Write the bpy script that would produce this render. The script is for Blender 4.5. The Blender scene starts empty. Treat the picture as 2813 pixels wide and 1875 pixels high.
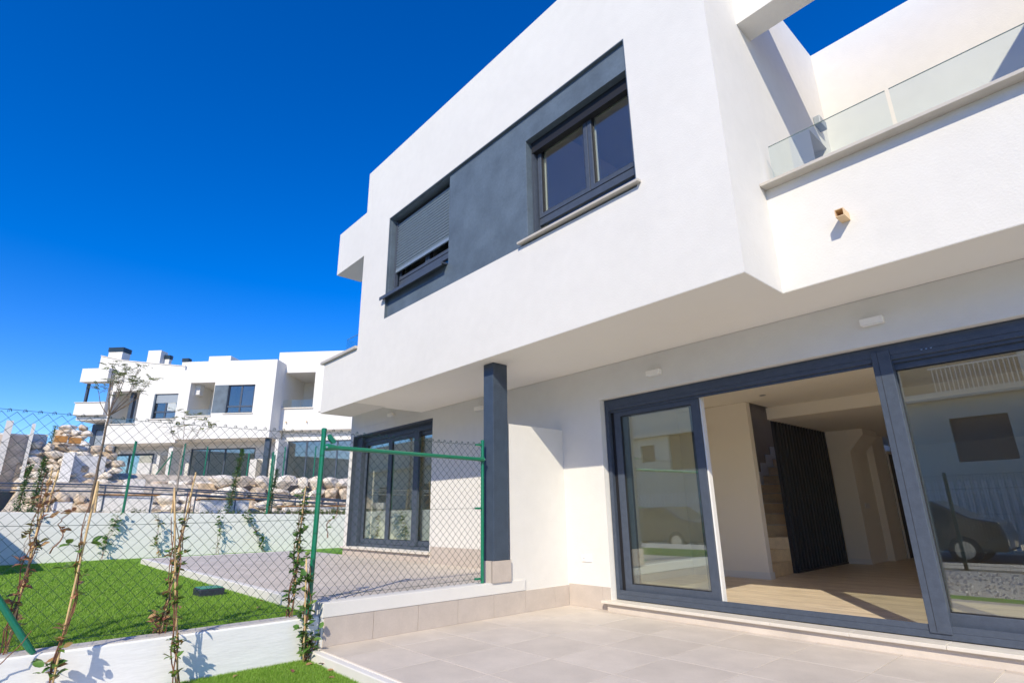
import bpy, bmesh, math, random
import numpy as np
from mathutils import Vector, Matrix, noise
random.seed(7)
S = bpy.context.scene
COL = S.collection

# ------------------------------------------------------------------ camera, sky, sun, exposure
cam = bpy.data.cameras.new('camera'); cam_o = bpy.data.objects.new('camera', cam); COL.objects.link(cam_o)
cam.sensor_width = 36; cam.lens = 19.378; cam.clip_end = 3000; cam.clip_start = .05
r_, d_, f_ = (.66416209, .7474507, -.01435849), (-.23146032, .1873301, -.95463792), (-.710855, .63735774, .29742272)
cam_o.matrix_world = Matrix(((r_[0], -d_[0], -f_[0], 0), (r_[1], -d_[1], -f_[1], 0), (r_[2], -d_[2], -f_[2], 1.15), (0, 0, 0, 1)))
S.camera = cam_o
S.render.engine = 'CYCLES'
S.cycles.max_bounces = 14; S.cycles.diffuse_bounces = 9; S.cycles.transparent_max_bounces = 24; S.cycles.glossy_bounces = 5
S.cycles.use_denoising = True
S.cycles.sample_clamp_indirect = 6

SUN = Vector((.71, -1, .887)).normalized()
EL = math.asin(SUN.z)
w = bpy.data.worlds.new('World'); S.world = w; w.use_nodes = True
nt = w.node_tree; bg = nt.nodes['Background']
sky = nt.nodes.new('ShaderNodeTexSky'); sky.sky_type = 'NISHITA'; sky.sun_disc = False
sky.sun_elevation = EL; sky.sun_rotation = math.atan2(SUN.x, SUN.y)
sky.air_density = .92; sky.dust_density = .1; sky.ozone_density = 3.5; sky.altitude = 300
hs = nt.nodes.new('ShaderNodeHueSaturation'); hs.inputs['Saturation'].default_value = 1.42; hs.inputs['Hue'].default_value = .517; hs.inputs['Value'].default_value = 1.06
nt.links.new(sky.outputs[0], hs.inputs['Color']); nt.links.new(hs.outputs[0], bg.inputs[0])
bg.inputs[1].default_value = .125
sl = bpy.data.lights.new('sun', 'SUN'); sl.energy = 2.95; sl.angle = math.radians(.5); sl.color = (1, .905, .72)
so = bpy.data.objects.new('sun', sl); COL.objects.link(so); so.location = (10, -12, 14)
so.rotation_euler = SUN.to_track_quat('Z', 'Y').to_euler()
S.view_settings.view_transform = 'Standard'; S.view_settings.look = 'None'
S.view_settings.exposure = .72; S.view_settings.gamma = 1; S.view_settings.use_curve_mapping = False

# ------------------------------------------------------------------ materials
M = {}
def mat(name, col, rough=.6, metal=0, var=0, vs=3, bump=0, bs=60, spec=.5, col2=None, stretch=None, var2=0, vs2=30, bdist=.01, coat=0):
    m = bpy.data.materials.new(name); m.use_nodes = True; t = m.node_tree; L = t.links; b = t.nodes['Principled BSDF']
    b.inputs['Roughness'].default_value = rough; b.inputs['Metallic'].default_value = metal
    b.inputs['Specular IOR Level'].default_value = spec; b.inputs['Coat Weight'].default_value = coat
    b.inputs['Base Color'].default_value = (*col, 1)
    tc = t.nodes.new('ShaderNodeTexCoord'); geo = t.nodes.new('ShaderNodeNewGeometry')
    src = geo.outputs['Position']
    if stretch:
        mp = t.nodes.new('ShaderNodeMapping'); mp.inputs['Scale'].default_value = stretch; L.new(src, mp.inputs[0]); src = mp.outputs[0]
    if var or col2:
        n = t.nodes.new('ShaderNodeTexNoise'); n.inputs['Scale'].default_value = vs; n.inputs['Detail'].default_value = 6; n.inputs['Roughness'].default_value = .62
        L.new(src, n.inputs['Vector'])
        cr = t.nodes.new('ShaderNodeValToRGB'); L.new(n.outputs[0], cr.inputs[0])
        c2 = col2 or tuple(c * (1 - var) for c in col); c1 = col if col2 else tuple(min(1, c * (1 + var)) for c in col)
        cr.color_ramp.elements[0].position = .33; cr.color_ramp.elements[0].color = (*c2, 1)
        cr.color_ramp.elements[1].position = .67; cr.color_ramp.elements[1].color = (*c1, 1)
        out = cr.outputs[0]
        if var2:
            n2 = t.nodes.new('ShaderNodeTexNoise'); n2.inputs['Scale'].default_value = vs2; n2.inputs['Detail'].default_value = 4; L.new(src, n2.inputs['Vector'])
            mr = t.nodes.new('ShaderNodeMapRange'); mr.inputs[1].default_value = .3; mr.inputs[2].default_value = .7; mr.inputs[3].default_value = 1 - var2; mr.inputs[4].default_value = 1 + var2
            L.new(n2.outputs[0], mr.inputs[0]); mx = t.nodes.new('ShaderNodeVectorMath'); mx.operation = 'SCALE'; L.new(out, mx.inputs[0]); L.new(mr.outputs[0], mx.inputs['Scale']); out = mx.outputs[0]
        L.new(out, b.inputs['Base Color'])
    if bump:
        n = t.nodes.new('ShaderNodeTexNoise'); n.inputs['Scale'].default_value = bs; n.inputs['Detail'].default_value = 5; L.new(src, n.inputs['Vector'])
        bp = t.nodes.new('ShaderNodeBump'); bp.inputs['Strength'].default_value = bump; bp.inputs['Distance'].default_value = bdist
        L.new(n.outputs[0], bp.inputs['Height']); L.new(bp.outputs[0], b.inputs['Normal'])
    M[name] = m; return m

mat('white_plaster', (.70, .68, .64), .85, var=.024, vs=1.1, bump=.45, bs=55, spec=.2, var2=.016, vs2=7, bdist=.004)
mat('white_paint', (.84, .825, .79), .85, var=.02, bump=.2, bs=60, spec=.2)
mat('coping_stone', (.50, .465, .41), .6, var=.06, vs=8)
mat('soffit_plaster', (.88, .845, .785), .85, var=.015, vs=1.1, bump=.15, bs=120, spec=.2, bdist=.004)
mat('board_marked_concrete', (.82, .815, .79), .8, var=.035, vs=2, bump=.13, bs=7, spec=.2, var2=.03, vs2=25, stretch=(1, 1, 7), bdist=.02)
mat('raw_render', (.56, .53, .49), .9, var=.12, vs=14, bump=.6, bs=60, spec=.2)
mat('grey_paint', (.62, .62, .62), .85, var=.03, bump=.2, bs=80, spec=.2)
mat('anthracite_metal', (.064, .080, .110), .45, 0, spec=.35, var=.10, vs=16, bump=.06, bs=220, bdist=.003, var2=.05, vs2=120)
mat('column_paint', (.050, .069, .100), .38, 0, spec=.4, var=.12, vs=8, bump=.12, bs=160, bdist=.003, var2=.1, vs2=90)
mat('dark_plaster', (.098, .132, .168), .62, var=.17, vs=2.6, bump=.25, bs=90, col2=None, var2=.07, vs2=28, bdist=.004)
mat('rubber', (.012, .012, .014), .6)
mat('cream_stone', (.66, .61, .53), .5, var=.05, vs=8, bump=.1, bs=120)
mat('beige_tile', (.60, .535, .465), .6, spec=.3, var=.08, vs=3, var2=.03, vs2=60, bump=.06, bs=200, bdist=.002)
mat('beige_tile_b', (.57, .507, .438), .62, spec=.3, var=.08, vs=2.4, var2=.03, vs2=70, bump=.06, bs=200, bdist=.002)
mat('wall_tile', (.50, .435, .38), .5, var=.06, vs=5, var2=.03, vs2=80, bump=.08, bs=240, bdist=.002)
mat('grout', (.84, .80, .74), .9, bump=.2, bs=200)
mat('grass_base', (.13, .30, .02), .9, var=.3, vs=5, bump=.6, bs=160)
mat('gravel', (.60, .57, .52), .95, var=.4, vs=30, bump=.9, bs=60, bdist=.03)
mat('asphalt', (.06, .06, .062), .9, var=.15, vs=20, bump=.3, bs=90)
mat('soil', (.56, .48, .37), .95, var=.35, vs=2.2, bump=.9, bs=14, var2=.25, vs2=30, bdist=.05)
mat('green_paint', (.004, .165, .085), .28, var=.08, vs=20, coat=.4)
mat('green_wire', (.004, .032, .024), .5)
mat('steel', (.6, .6, .6), .3, 1)
mat('rust_brown', (.42, .20, .055), .8, var=.25, vs=9)
mat('railing_blue', (.075, .10, .155), .4, .2, var=.1, vs=20)
mat('yellow_pvc', (.72, .52, .30), .45, var=.05, vs=20)
mat('socket_plastic', (.80, .80, .79), .3)
mat('lamp_white', (.80, .79, .76), .5)
mat('black_plastic', (.03, .035, .05), .45, var=.15, vs=30)
mat('lid_green', (.06, .27, .17), .5, var=.1, vs=10)
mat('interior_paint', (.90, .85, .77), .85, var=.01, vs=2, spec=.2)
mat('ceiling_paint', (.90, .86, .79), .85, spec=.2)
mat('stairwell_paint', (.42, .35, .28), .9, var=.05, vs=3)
mat('slat_lacquer', (.042, .046, .058), .4)
mat('stair_tile', (.82, .64, .40), .55, var=.12, vs=6, var2=.05, vs2=50)
mat('wood_plank', (.68, .56, .42), .42, var=.22, vs=3, stretch=(1, 9, 1), var2=.08, vs2=40, bump=.1, bs=40, bdist=.002)
mat('wood_plank_b', (.73, .61, .46), .42, var=.2, vs=3.4, stretch=(1, 9, 1), var2=.08, vs2=36, bump=.1, bs=40, bdist=.002)
mat('rock_white', (.80, .76, .68), .9, var=.1, vs=2, col2=(.66, .56, .44), bump=1, bs=7, var2=.16, vs2=14, bdist=.06)
mat('rock_tan', (.70, .62, .50), .9, var=.1, vs=2.4, col2=(.52, .38, .25), bump=1, bs=7, var2=.16, vs2=14, bdist=.06)
mat('clay_joint', (.56, .44, .31), .95, var=.35, vs=3, bump=1, bs=9, bdist=.05)
mat('cane', (.60, .42, .20), .55, var=.18, vs=12, bump=.2, bs=60)
mat('bark', (.17, .125, .09), .85, var=.3, vs=20, bump=.6, bs=70)
mat('bark_grey', (.34, .29, .25), .85, var=.3, vs=16, bump=.6, bs=70)
mat('stem_brown', (.20, .09, .05), .7, var=.3, vs=20)
mat('chimney_blue', (.02, .045, .07), .4)
mat('shutter_grey', (.25, .31, .37), .42, .2, var=.06, vs=14)
mat('far_shutter', (.30, .34, .38), .5, .1)
mat('opp_wall', (.64, .60, .50), .9, var=.03, vs=1)
mat('opp_shutter', (.10, .09, .09), .6)
mat('car_paint', (.02, .022, .027), .25, .3, coat=.8)
mat('car_glass', (.01, .012, .015), .05)
mat('tyre', (.02, .02, .02), .8)
mat('slat_white', (.70, .70, .68), .6)
mat('glass_edge', (.16, .22, .21), .3)
mat('sunlit_reveal_tone', (.62, .62, .56), .9)  # pale tone for the window reveals, sunlight put into the colour

def leafmat(name, cols, rough=.42):
    m = bpy.data.materials.new(name); m.use_nodes = True; t = m.node_tree; L = t.links; b = t.nodes['Principled BSDF']
    oi = t.nodes.new('ShaderNodeNewGeometry'); ob = t.nodes.new('ShaderNodeObjectInfo'); ad = t.nodes.new('ShaderNodeMath'); ad.operation = 'ADD'
    fr = t.nodes.new('ShaderNodeMath'); fr.operation = 'FRACT'
    L.new(oi.outputs['Random Per Island'], ad.inputs[0]); L.new(ob.outputs['Random'], ad.inputs[1]); L.new(ad.outputs[0], fr.inputs[0])
    cr = t.nodes.new('ShaderNodeValToRGB'); L.new(fr.outputs[0], cr.inputs[0])
    e = cr.color_ramp.elements
    while len(e) < len(cols): e.new(.5)
    for i, c in enumerate(cols): e[i].position = i / (len(cols) - 1); e[i].color = (*c, 1)
    L.new(cr.outputs[0], b.inputs['Base Color']); b.inputs['Roughness'].default_value = rough
    tr = t.nodes.new('ShaderNodeBsdfTranslucent'); L.new(cr.outputs[0], tr.inputs[0]); mx = t.nodes.new('ShaderNodeMixShader'); mx.inputs[0].default_value = .25
    L.new(b.outputs[0], mx.inputs[1]); L.new(tr.outputs[0], mx.inputs[2]); L.new(mx.outputs[0], t.nodes['Material Output'].inputs[0])
    M[name] = m
leafmat('leaf_green', [(.06, .16, .03), (.12, .25, .05), (.09, .20, .04), (.20, .30, .07)])
leafmat('leaf_mixed', [(.09, .20, .04), (.17, .29, .05), (.12, .23, .04), (.50, .24, .11), (.10, .22, .04), (.20, .30, .06)])
leafmat('leaf_autumn', [(.44, .20, .11), (.52, .33, .16), (.30, .11, .09), (.48, .28, .13), (.18, .24, .06)])
leafmat('leaf_yellow', [(.30, .30, .03), (.22, .25, .03), (.12, .17, .03), (.28, .24, .04)])
leafmat('leaf_olive', [(.16, .22, .06), (.24, .28, .08), (.12, .17, .06)])
leafmat('grass_blade', [(.16, .34, .03), (.24, .44, .045), (.19, .38, .03), (.34, .50, .09), (.10, .22, .02)], .55)
leafmat('weed', [(.06, .13, .02), (.12, .18, .04), (.2, .2, .06)])

def glassmat(name, refl, tint, ior=1.6, rough=0):
    m = bpy.data.materials.new(name); m.use_nodes = True; t = m.node_tree; L = t.links; t.nodes.remove(t.nodes['Principled BSDF'])
    tr = t.nodes.new('ShaderNodeBsdfTransparent'); tr.inputs[0].default_value = (*tint, 1)
    gl = t.nodes.new('ShaderNodeBsdfGlossy'); gl.inputs['Roughness'].default_value = rough; gl.inputs[0].default_value = (.95, .98, .96, 1)
    fr = t.nodes.new('ShaderNodeFresnel'); fr.inputs[0].default_value = ior
    ge = t.nodes.new('ShaderNodeNewGeometry'); io = t.nodes.new('ShaderNodeMapRange'); io.inputs[3].default_value = ior; io.inputs[4].default_value = 1 / ior
    L.new(ge.outputs['Backfacing'], io.inputs[0]); L.new(io.outputs[0], fr.inputs[0])
    ml = t.nodes.new('ShaderNodeMath'); ml.operation = 'MULTIPLY_ADD'; ml.inputs[1].default_value = 1.0; ml.inputs[2].default_value = refl; ml.use_clamp = True
    L.new(fr.outputs[0], ml.inputs[0])
    mx = t.nodes.new('ShaderNodeMixShader'); L.new(ml.outputs[0], mx.inputs[0]); L.new(tr.outputs[0], mx.inputs[1]); L.new(gl.outputs[0], mx.inputs[2])
    L.new(mx.outputs[0], t.nodes['Material Output'].inputs[0]); M[name] = m
glassmat('door_glass', .06, (.975, .99, .965))
glassmat('window_glass', .035, (.90, .93, .92))
glassmat('rail_glass', .01, (.93, .965, .955), 1.45)
glassmat('far_glass', .08, (.80, .82, .80), 1.5)

# ------------------------------------------------------------------ mesh helpers
WL = {}
class MB:
    dxf = None
    def __init__(s, xf=None): s.v = []; s.f = []; s.xf = xf or MB.dxf
    def add(s, vs, fs):
        n = len(s.v); s.v += [tuple(s.xf(*v)) if s.xf else tuple(v) for v in vs]; s.f += [tuple(i + n for i in f) for f in fs]; return s
    def box(s, x0, x1, y0, y1, z0, z1):
        return s.add([(x0, y0, z0), (x1, y0, z0), (x1, y1, z0), (x0, y1, z0), (x0, y0, z1), (x1, y0, z1), (x1, y1, z1), (x0, y1, z1)],
                     [(0, 3, 2, 1), (4, 5, 6, 7), (0, 1, 5, 4), (1, 2, 6, 5), (2, 3, 7, 6), (3, 0, 4, 7)])
    def prism(s, poly, axis, a, b):
        n = len(poly); vs = []
        for q in (a, b):
            for p in poly: vs.append({'x': (q, p[0], p[1]), 'y': (p[0], q, p[1]), 'z': (p[0], p[1], q)}[axis])
        return s.add(vs, [tuple(range(n))[::-1], tuple(range(n, 2 * n))] + [(i, (i + 1) % n, n + (i + 1) % n, n + i) for i in range(n)])
    def tube(s, pts, r, n=8, r1=None, cap=True):
        pts = [Vector(p) for p in pts]; k = len(pts); vs = []; fs = []
        prev = None
        for i, p in enumerate(pts):
            d = (pts[min(i + 1, k - 1)] - pts[max(i - 1, 0)]).normalized()
            if prev is None:
                a = d.orthogonal().normalized()
            else:
                a = prev - d * prev.dot(d); a = a.normalized() if a.length > 1e-6 else d.orthogonal().normalized()
            prev = a; b = d.cross(a)
            rr = r if not hasattr(r, '__len__') else r[i]
            if r1 is not None: rr = r + (r1 - r) * i / (k - 1)
            for j in range(n):
                t = 2 * math.pi * j / n; vs.append(p + (a * math.cos(t) + b * math.sin(t)) * rr)
        for i in range(k - 1):
            for j in range(n): fs.append((i * n + j, i * n + (j + 1) % n, (i + 1) * n + (j + 1) % n, (i + 1) * n + j))
        if cap: fs += [tuple(range(n))[::-1], tuple(range((k - 1) * n, k * n))]
        return s.add([tuple(v) for v in vs], fs)
    def wall(s, U, V, holes, f, a, b):
        """slab with rectangular holes; U,V extents, f maps (u,v,t)"""
        us = sorted({U[0], U[1], *[c for h in holes for c in h[:2] if U[0] < c < U[1]]}); vs_ = sorted({V[0], V[1], *[c for h in holes for c in h[2:] if V[0] < c < V[1]]})
        nu, nv = len(us) - 1, len(vs_) - 1
        def solid(i, j):
            if i < 0 or j < 0 or i >= nu or j >= nv: return False
            cu, cv = (us[i] + us[i + 1]) / 2, (vs_[j] + vs_[j + 1]) / 2
            return not any(h[0] < cu < h[1] and h[2] < cv < h[3] for h in holes)
        idx = {}; vv = []; ff = []
        def V_(i, j, k):
            if (i, j, k) not in idx: idx[(i, j, k)] = len(vv); vv.append(f(us[i], vs_[j], (a, b)[k]))
            return idx[(i, j, k)]
        for i in range(nu):
            for j in range(nv):
                if not solid(i, j): continue
                ff.append((V_(i, j, 0), V_(i + 1, j, 0), V_(i + 1, j + 1, 0), V_(i, j + 1, 0)))
                ff.append((V_(i, j, 1), V_(i, j + 1, 1), V_(i + 1, j + 1, 1), V_(i + 1, j, 1)))
                if not solid(i - 1, j): ff.append((V_(i, j, 0), V_(i, j + 1, 0), V_(i, j + 1, 1), V_(i, j, 1)))
                if not solid(i + 1, j): ff.append((V_(i + 1, j, 0), V_(i + 1, j, 1), V_(i + 1, j + 1, 1), V_(i + 1, j + 1, 0)))
                if not solid(i, j - 1): ff.append((V_(i, j, 0), V_(i, j, 1), V_(i + 1, j, 1), V_(i + 1, j, 0)))
                if not solid(i, j + 1): ff.append((V_(i, j + 1, 0), V_(i + 1, j + 1, 0), V_(i + 1, j + 1, 1), V_(i, j + 1, 1)))
        return s.add(vv, ff)
    def ring(s, x0, x1, z0, z1, wdt, y0, y1, wb=None):
        wb = wdt if wb is None else wb
        return s.wall((x0, x1), (z0, z1), [(x0 + wdt, x1 - wdt, z0 + wb, z1 - wdt)], lambda u, v, t: (u, t, v), y0, y1)

def wloc(o): return WL.get(o.name, Vector((0, 0, 0)))
def obj(name, mb, m, parent=None, bevel=0, smooth=False, seg=2, loc=None):
    v = np.array([tuple(p) for p in mb.v], dtype=float)
    c = (v.min(0) + v.max(0)) / 2 if loc is None else np.array(loc, float)
    if loc is None: c[2] = v[:, 2].min()
    me = bpy.data.meshes.new(name); me.from_pydata((v - c).tolist(), [], mb.f)
    bm = bmesh.new(); bm.from_mesh(me); bmesh.ops.recalc_face_normals(bm, faces=bm.faces); bm.to_mesh(me); bm.free()
    me.materials.append(M[m] if isinstance(m, str) else m)
    if smooth: me.shade_smooth()
    o = bpy.data.objects.new(name, me); COL.objects.link(o); cv = Vector(c)
    WL[o.name] = cv
    if parent: o.parent = parent; o.location = cv - wloc(parent)
    else: o.location = cv
    if bevel:
        b = o.modifiers.new('bevel', 'BEVEL'); b.width = bevel; b.segments = seg; b.limit_method = 'ANGLE'; b.angle_limit = math.radians(50)
    return o
def thing(name, label, cat, loc=(0, 0, 0), group=None):
    o = bpy.data.objects.new(name, None); o.empty_display_size = .2; COL.objects.link(o); o.location = loc; WL[o.name] = Vector(loc)
    return tag(o, label, cat, group)
def tag(o, label, cat=None, group=None):
    o['label'] = label
    if cat: o['category'] = cat
    if group: o['group'] = group
    return o
def struct(name, mb, m, **k): o = obj(name, mb, m, **k); o['kind'] = 'structure'; return o
def stuff(o): o['kind'] = 'stuff'; return o
def dup(o, loc, rot=None, scale=None, parent=None):
    c = o.copy(); COL.objects.link(c); c.location = loc
    if rot: c.rotation_euler = rot
    if scale: c.scale = scale
    c.parent = parent
    return c
Yf = lambda u, v, t: (u, t, v)      # wall in a plane y = const
Xf = lambda u, v, t: (t, u, v)      # wall in a plane x = const

# ------------------------------------------------------------------ ground and terraces
B = lambda *a: MB().box(*a)
struct('ground', B(-900, 900, -900, 900, -.45, -.30), 'soil')
struct('street', B(-60, 40, -9.3, -4.6, -.3, -.16), 'asphalt')
struct('pavement', B(-60, 40, -4.6, -3.0, -.3, -.06), 'cream_stone')
struct('gravel_bed', MB().box(-5.45, 9, -2.9, 1.2, -.3, -.095).box(-16.6, -5.66, -2.9, -.7, -.3, .235), 'gravel')
struct('garden_lawn', B(-5.45, 9, 1.2, 2.36, -.3, -.092), 'grass_base')
struct('neighbouring_lawn', MB().box(-16.6, -5.66, -.7, 2.43, -.3, .245).box(-16.6, -14.56, 2.43, 8.6, -.3, .245), 'grass_base')
struct('street_beyond', B(-60, -17, -4.6, -2.9, -.3, .2), 'asphalt')

XP, YD = -5.42, 5.808
# our terrace: grout bed with single tiles set in it
tb = struct('terrace_floor', B(XP + .01, 3.0, 2.40, YD - .003, -.30, -.006), 'grout')
tx = [-2.98 + .65 * k for k in range(-4, 8)]; ty = [2.97 + .67 * k for k in range(-1, 5)]
tm = {}
for i in range(-1, len(tx)):
    for j in range(len(ty)):
        x0 = tx[i] if i >= 0 else XP + .012; x1 = tx[i + 1] if i + 1 < len(tx) else 3.0
        y0 = max(ty[j], 2.405); y1 = min(ty[j] + .67, YD - .004)
        if x1 - x0 < .05 or y1 - y0 < .05 or x0 > 2.9: continue
        g = .0028; dx = (x1 - x0) / 2 - g; dy = (y1 - y0) / 2 - g
        key = (round(dx, 3), round(dy, 3), (i * 7 + j * 3) % 2)
        c = Vector(((x0 + x1) / 2, (y0 + y1) / 2, 0))
        if key not in tm:
            o = obj('tile', B(c.x - dx, c.x + dx, c.y - dy, c.y + dy, -.005, .0), 'beige_tile' if key[2] else 'beige_tile_b', tb, bevel=.0012, seg=1); tm[key] = o
        else:
            s = tm[key]; o = dup(s, Vector((c.x, c.y, -.005)) - wloc(tb), parent=tb)
        o.rotation_euler = (random.uniform(-.0008, .0008), random.uniform(-.0008, .0008), 0)
k = obj('terrace_kerb', MB().box(XP - .01, 3.0, 2.33, 2.398, -.3, -.008), 'white_plaster', None, bevel=.008)
tag(k, 'white rendered kerb between the near terrace tiles and the green lawn', 'kerb')

# neighbour's terrace
nb = struct('neighbouring_terrace', B(-14.52, XP - .2, 2.52, YD - .003, -.3, .338), 'grout')
nx = [-14.5 + .65 * k for k in range(15)]; key = None
for i in range(14):
    for j in range(5):
        x0 = nx[i]; x1 = min(nx[i + 1], XP - .21); y0 = 2.53 + .66 * j; y1 = min(y0 + .66, YD - .004)
        if x1 - x0 < .1: continue
        o = obj('tile', B(x0 + .0025, x1 - .0025, y0 + .0025, y1 - .0025, .339, .344), 'beige_tile' if (i + j) % 2 else 'beige_tile_b', nb)
k = obj('neighbour_kerb', MB().box(-14.58, XP - .2, 2.43, 2.518, -.3, .352).box(-14.58, -14.522, 2.518, YD - .01, -.3, .350), 'white_plaster', bevel=.01)
tag(k, 'white rendered kerb edging the raised terrace behind the wire fence', 'kerb')

# grass blades
def blades(name, x0, x1, y0, y1, z, n, h, seed, near=None, label=None):
    rg = np.random.default_rng(seed)
    x = rg.uniform(x0, x1, n); y = rg.uniform(y0, y1, n)
    if near:
        d = np.hypot(x, y); keep = rg.uniform(0, 1, n) < np.clip((near / d) ** 2, 0, 1); x, y = x[keep], y[keep]; n = len(x)
        ws = np.clip(np.hypot(x, y) / near, 1, 2.6)
    else: ws = np.ones(n)
    a = rg.uniform(0, 2 * math.pi, n); hh = h * rg.uniform(.55, 1.15, n); w_ = .0028 * ws * rg.uniform(.7, 1.3, n)
    lx, ly = rg.normal(0, .38, n) * hh, rg.normal(0, .38, n) * hh
    V = np.zeros((n, 3, 3)); V[:, 0] = np.stack([x - np.cos(a) * w_, y - np.sin(a) * w_, np.full(n, z)], 1)
    V[:, 1] = np.stack([x + np.cos(a) * w_, y + np.sin(a) * w_, np.full(n, z)], 1); V[:, 2] = np.stack([x + lx, y + ly, z + hh], 1)
    me = bpy.data.meshes.new(name); me.vertices.add(n * 3); me.vertices.foreach_set('co', V.ravel())
    me.loops.add(n * 3); me.loops.foreach_set('vertex_index', np.arange(n * 3, dtype=np.int32))
    me.polygons.add(n); me.polygons.foreach_set('loop_start', np.arange(0, n * 3, 3, dtype=np.int32)); me.update(calc_edges=True); me.validate()
    me.materials.append(M['grass_blade']); o = bpy.data.objects.new(name, me); COL.objects.link(o); stuff(o)
    if label: tag(o, label, 'grass')
    return o
blades('lawn_grass', -16.6, -5.68, -.68, 2.42, .243, 820000, .027, 1, near=5.2, label='bright green short lawn grass behind the wire fence')
blades('lawn_grass', -16.58, -14.6, 2.43, 5.8, .243, 20000, .027, 5, label='strip of lawn grass between the raised terrace and the far wall')
blades('lawn_grass', -5.44, -2.6, 1.2, 2.32, -.094, 150000, .028, 2, label='small patch of lawn grass in front of the near terrace kerb')
# gravel stones as one mass (behind the camera, mirrored in the glass)
rg = np.random.default_rng(3)
mb = MB()
for i in range(2600):
    x, y = rg.uniform(-5.4, 2), rg.uniform(-2.8, 1.15); s = rg.uniform(.012, .04); z = -.095
    if math.hypot(x, y) < .25: continue
    t = rg.uniform(0, 6.28, 4).cumsum() % 6.28; t.sort()
    q = [(x + s * math.cos(j * 1.57 + t[0]), y + s * math.sin(j * 1.57 + t[0]), z) for j in range(4)] + [(x, y, z + s * .8)]
    mb.add(q, [(0, 1, 4), (1, 2, 4), (2, 3, 4), (3, 0, 4)])
tag(stuff(obj('loose_gravel', mb, 'rock_white')), 'pale loose gravel covering the bed by the lawn', 'gravel')

# ------------------------------------------------------------------ main townhouse
H = thing('townhouse', 'large white rendered townhouse with dark panelled upper windows and open sliding door', 'house', (-3, 7, 0))
WP = 'white_plaster'
# upper storey front with hole for the dark window band
obj('front_wall', MB().wall((-9.02, -1.862), (3.0625, 7.71), [(-8.09, -2.83, 4.36, 6.30)], Yf, 4.31, 4.60), WP, H)
obj('return_wall', MB().box(-2.16, -1.862, 4.6003, 5.05, 3.0625, 7.71), WP, H)
# terrace recess: parapet, side wall, back wall, beam
obj('balcony_parapet', B(-1.8618, 1.3, 5.05, 5.30, 3.0625, 4.138), WP, H)
obj('coping', B(-1.858, 1.34, 4.93, 5.34, 4.139, 4.172), 'coping_stone', H, bevel=.004)
obj('side_wall', MB().wall((5.052, 7.60), (4.0, 7.45), [(6.83, 7.42, 4.0, 5.78)], Xf, -2.1, -1.8623), WP, H)
obj('back_wall', B(-2.1, 1.6, 7.602, 7.85, 4.0, 7.45), WP, H)
obj('right_side_wall', B(1.15, 1.40, 5.052, 7.6, 3.06, 7.45), WP, H)
obj('pergola_beam', B(-1.8618, 1.148, 5.05, 5.385, 6.235, 7.452), WP, H)
obj('terrace_slab', B(-2.1, 1.55, 5.302, 8, 3.40, 4.0), WP, H)
obj('balcony_door', B(-2.12, -2.05, 6.83, 7.42, 4.0, 5.78), 'anthracite_metal', H)
# left end: stepped slab, fascia beam
obj('balcony_slab', B(-10.44, -9.022, 4.312, 4.96, 3.056, 4.048), WP, H, bevel=.006)
obj('coping', B(-10.54, -9.022, 4.262, 4.99, 4.049, 4.10), 'coping_stone', H, bevel=.004)
obj('pergola_beam', B(-10.22, -9.022, 4.313, 4.86, 5.905, 6.845), WP, H, bevel=.006)
obj('balcony_floor', B(-12.17, -9.152, 4.962, YD - .001, 3.40, 3.55), 'soffit_plaster', H)
# soffits: main and recess
obj('soffit', MB().prism([(-9.15, 4.3125), (-1.8645, 4.3125), (-1.8645, 5.0525), (1.3, 5.0525), (1.3, YD), (-9.15, YD)], 'z', 3.058, 3.062), 'soffit_plaster', H)
obj('ceiling_slab', MB().prism([(-9.15, 4.602), (-2.162, 4.602), (-2.162, 5.052), (-2.0, 5.302), (1.3, 5.302), (1.3, YD), (-9.15, YD)], 'z', 3.0625, 3.35), 'soffit_plaster', H)
# ground storey wall
obj('ground_wall', MB().wall((-12.17, 1.5), (-.2, 3.057), [(-4.72, 1.34, .118, 2.603), (-12.03, -8.76, .52, 2.90)], Yf, YD, 6.06), WP, H, bevel=.004)
obj('ground_wall_top', B(-12.17, -9.152, YD + .001, 6.06, 3.058, 4.0), WP, H)
# body of the house
obj('roof', MB().wall((-9.02, -2.162), (4.602, 14.5), [(-5.29, -3.2, 8.4, 14.1)], lambda u, v, t: (u, v, t), 7.3, 7.5), WP, H)  # unseen roof opening added to bring light down to the stairs
obj('added_skylight', B(-5.35, -3.15, 8.35, 14.15, 7.505, 7.52), 'rail_glass', H)  # glazing over the added opening, out of view
obj('party_wall_upper', B(-9.02, -8.75, 4.602, 14.5, 3.4, 7.3), WP, H)
obj('party_wall_middle', B(-5.5, -5.3, 5.2, 14.5, 3.4, 7.3), 'interior_paint', H)
obj('rear_wall_upper', B(-9.02, -2.1, 14.5, 14.7, 3.3, 7.5), WP, H)
obj('upper_floor', MB().wall((-9.0, -2.162), (4.602, 14.5), [(-5.45, -4.25, 9.2, 14.2)], lambda u, v, t: (u, v, t), 3.352, 3.5), 'ceiling_paint', H)
obj('party_wall_upper', B(-2.3, -2.165, 4.602, 14.5, 3.5, 7.3), 'interior_paint', H)

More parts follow.
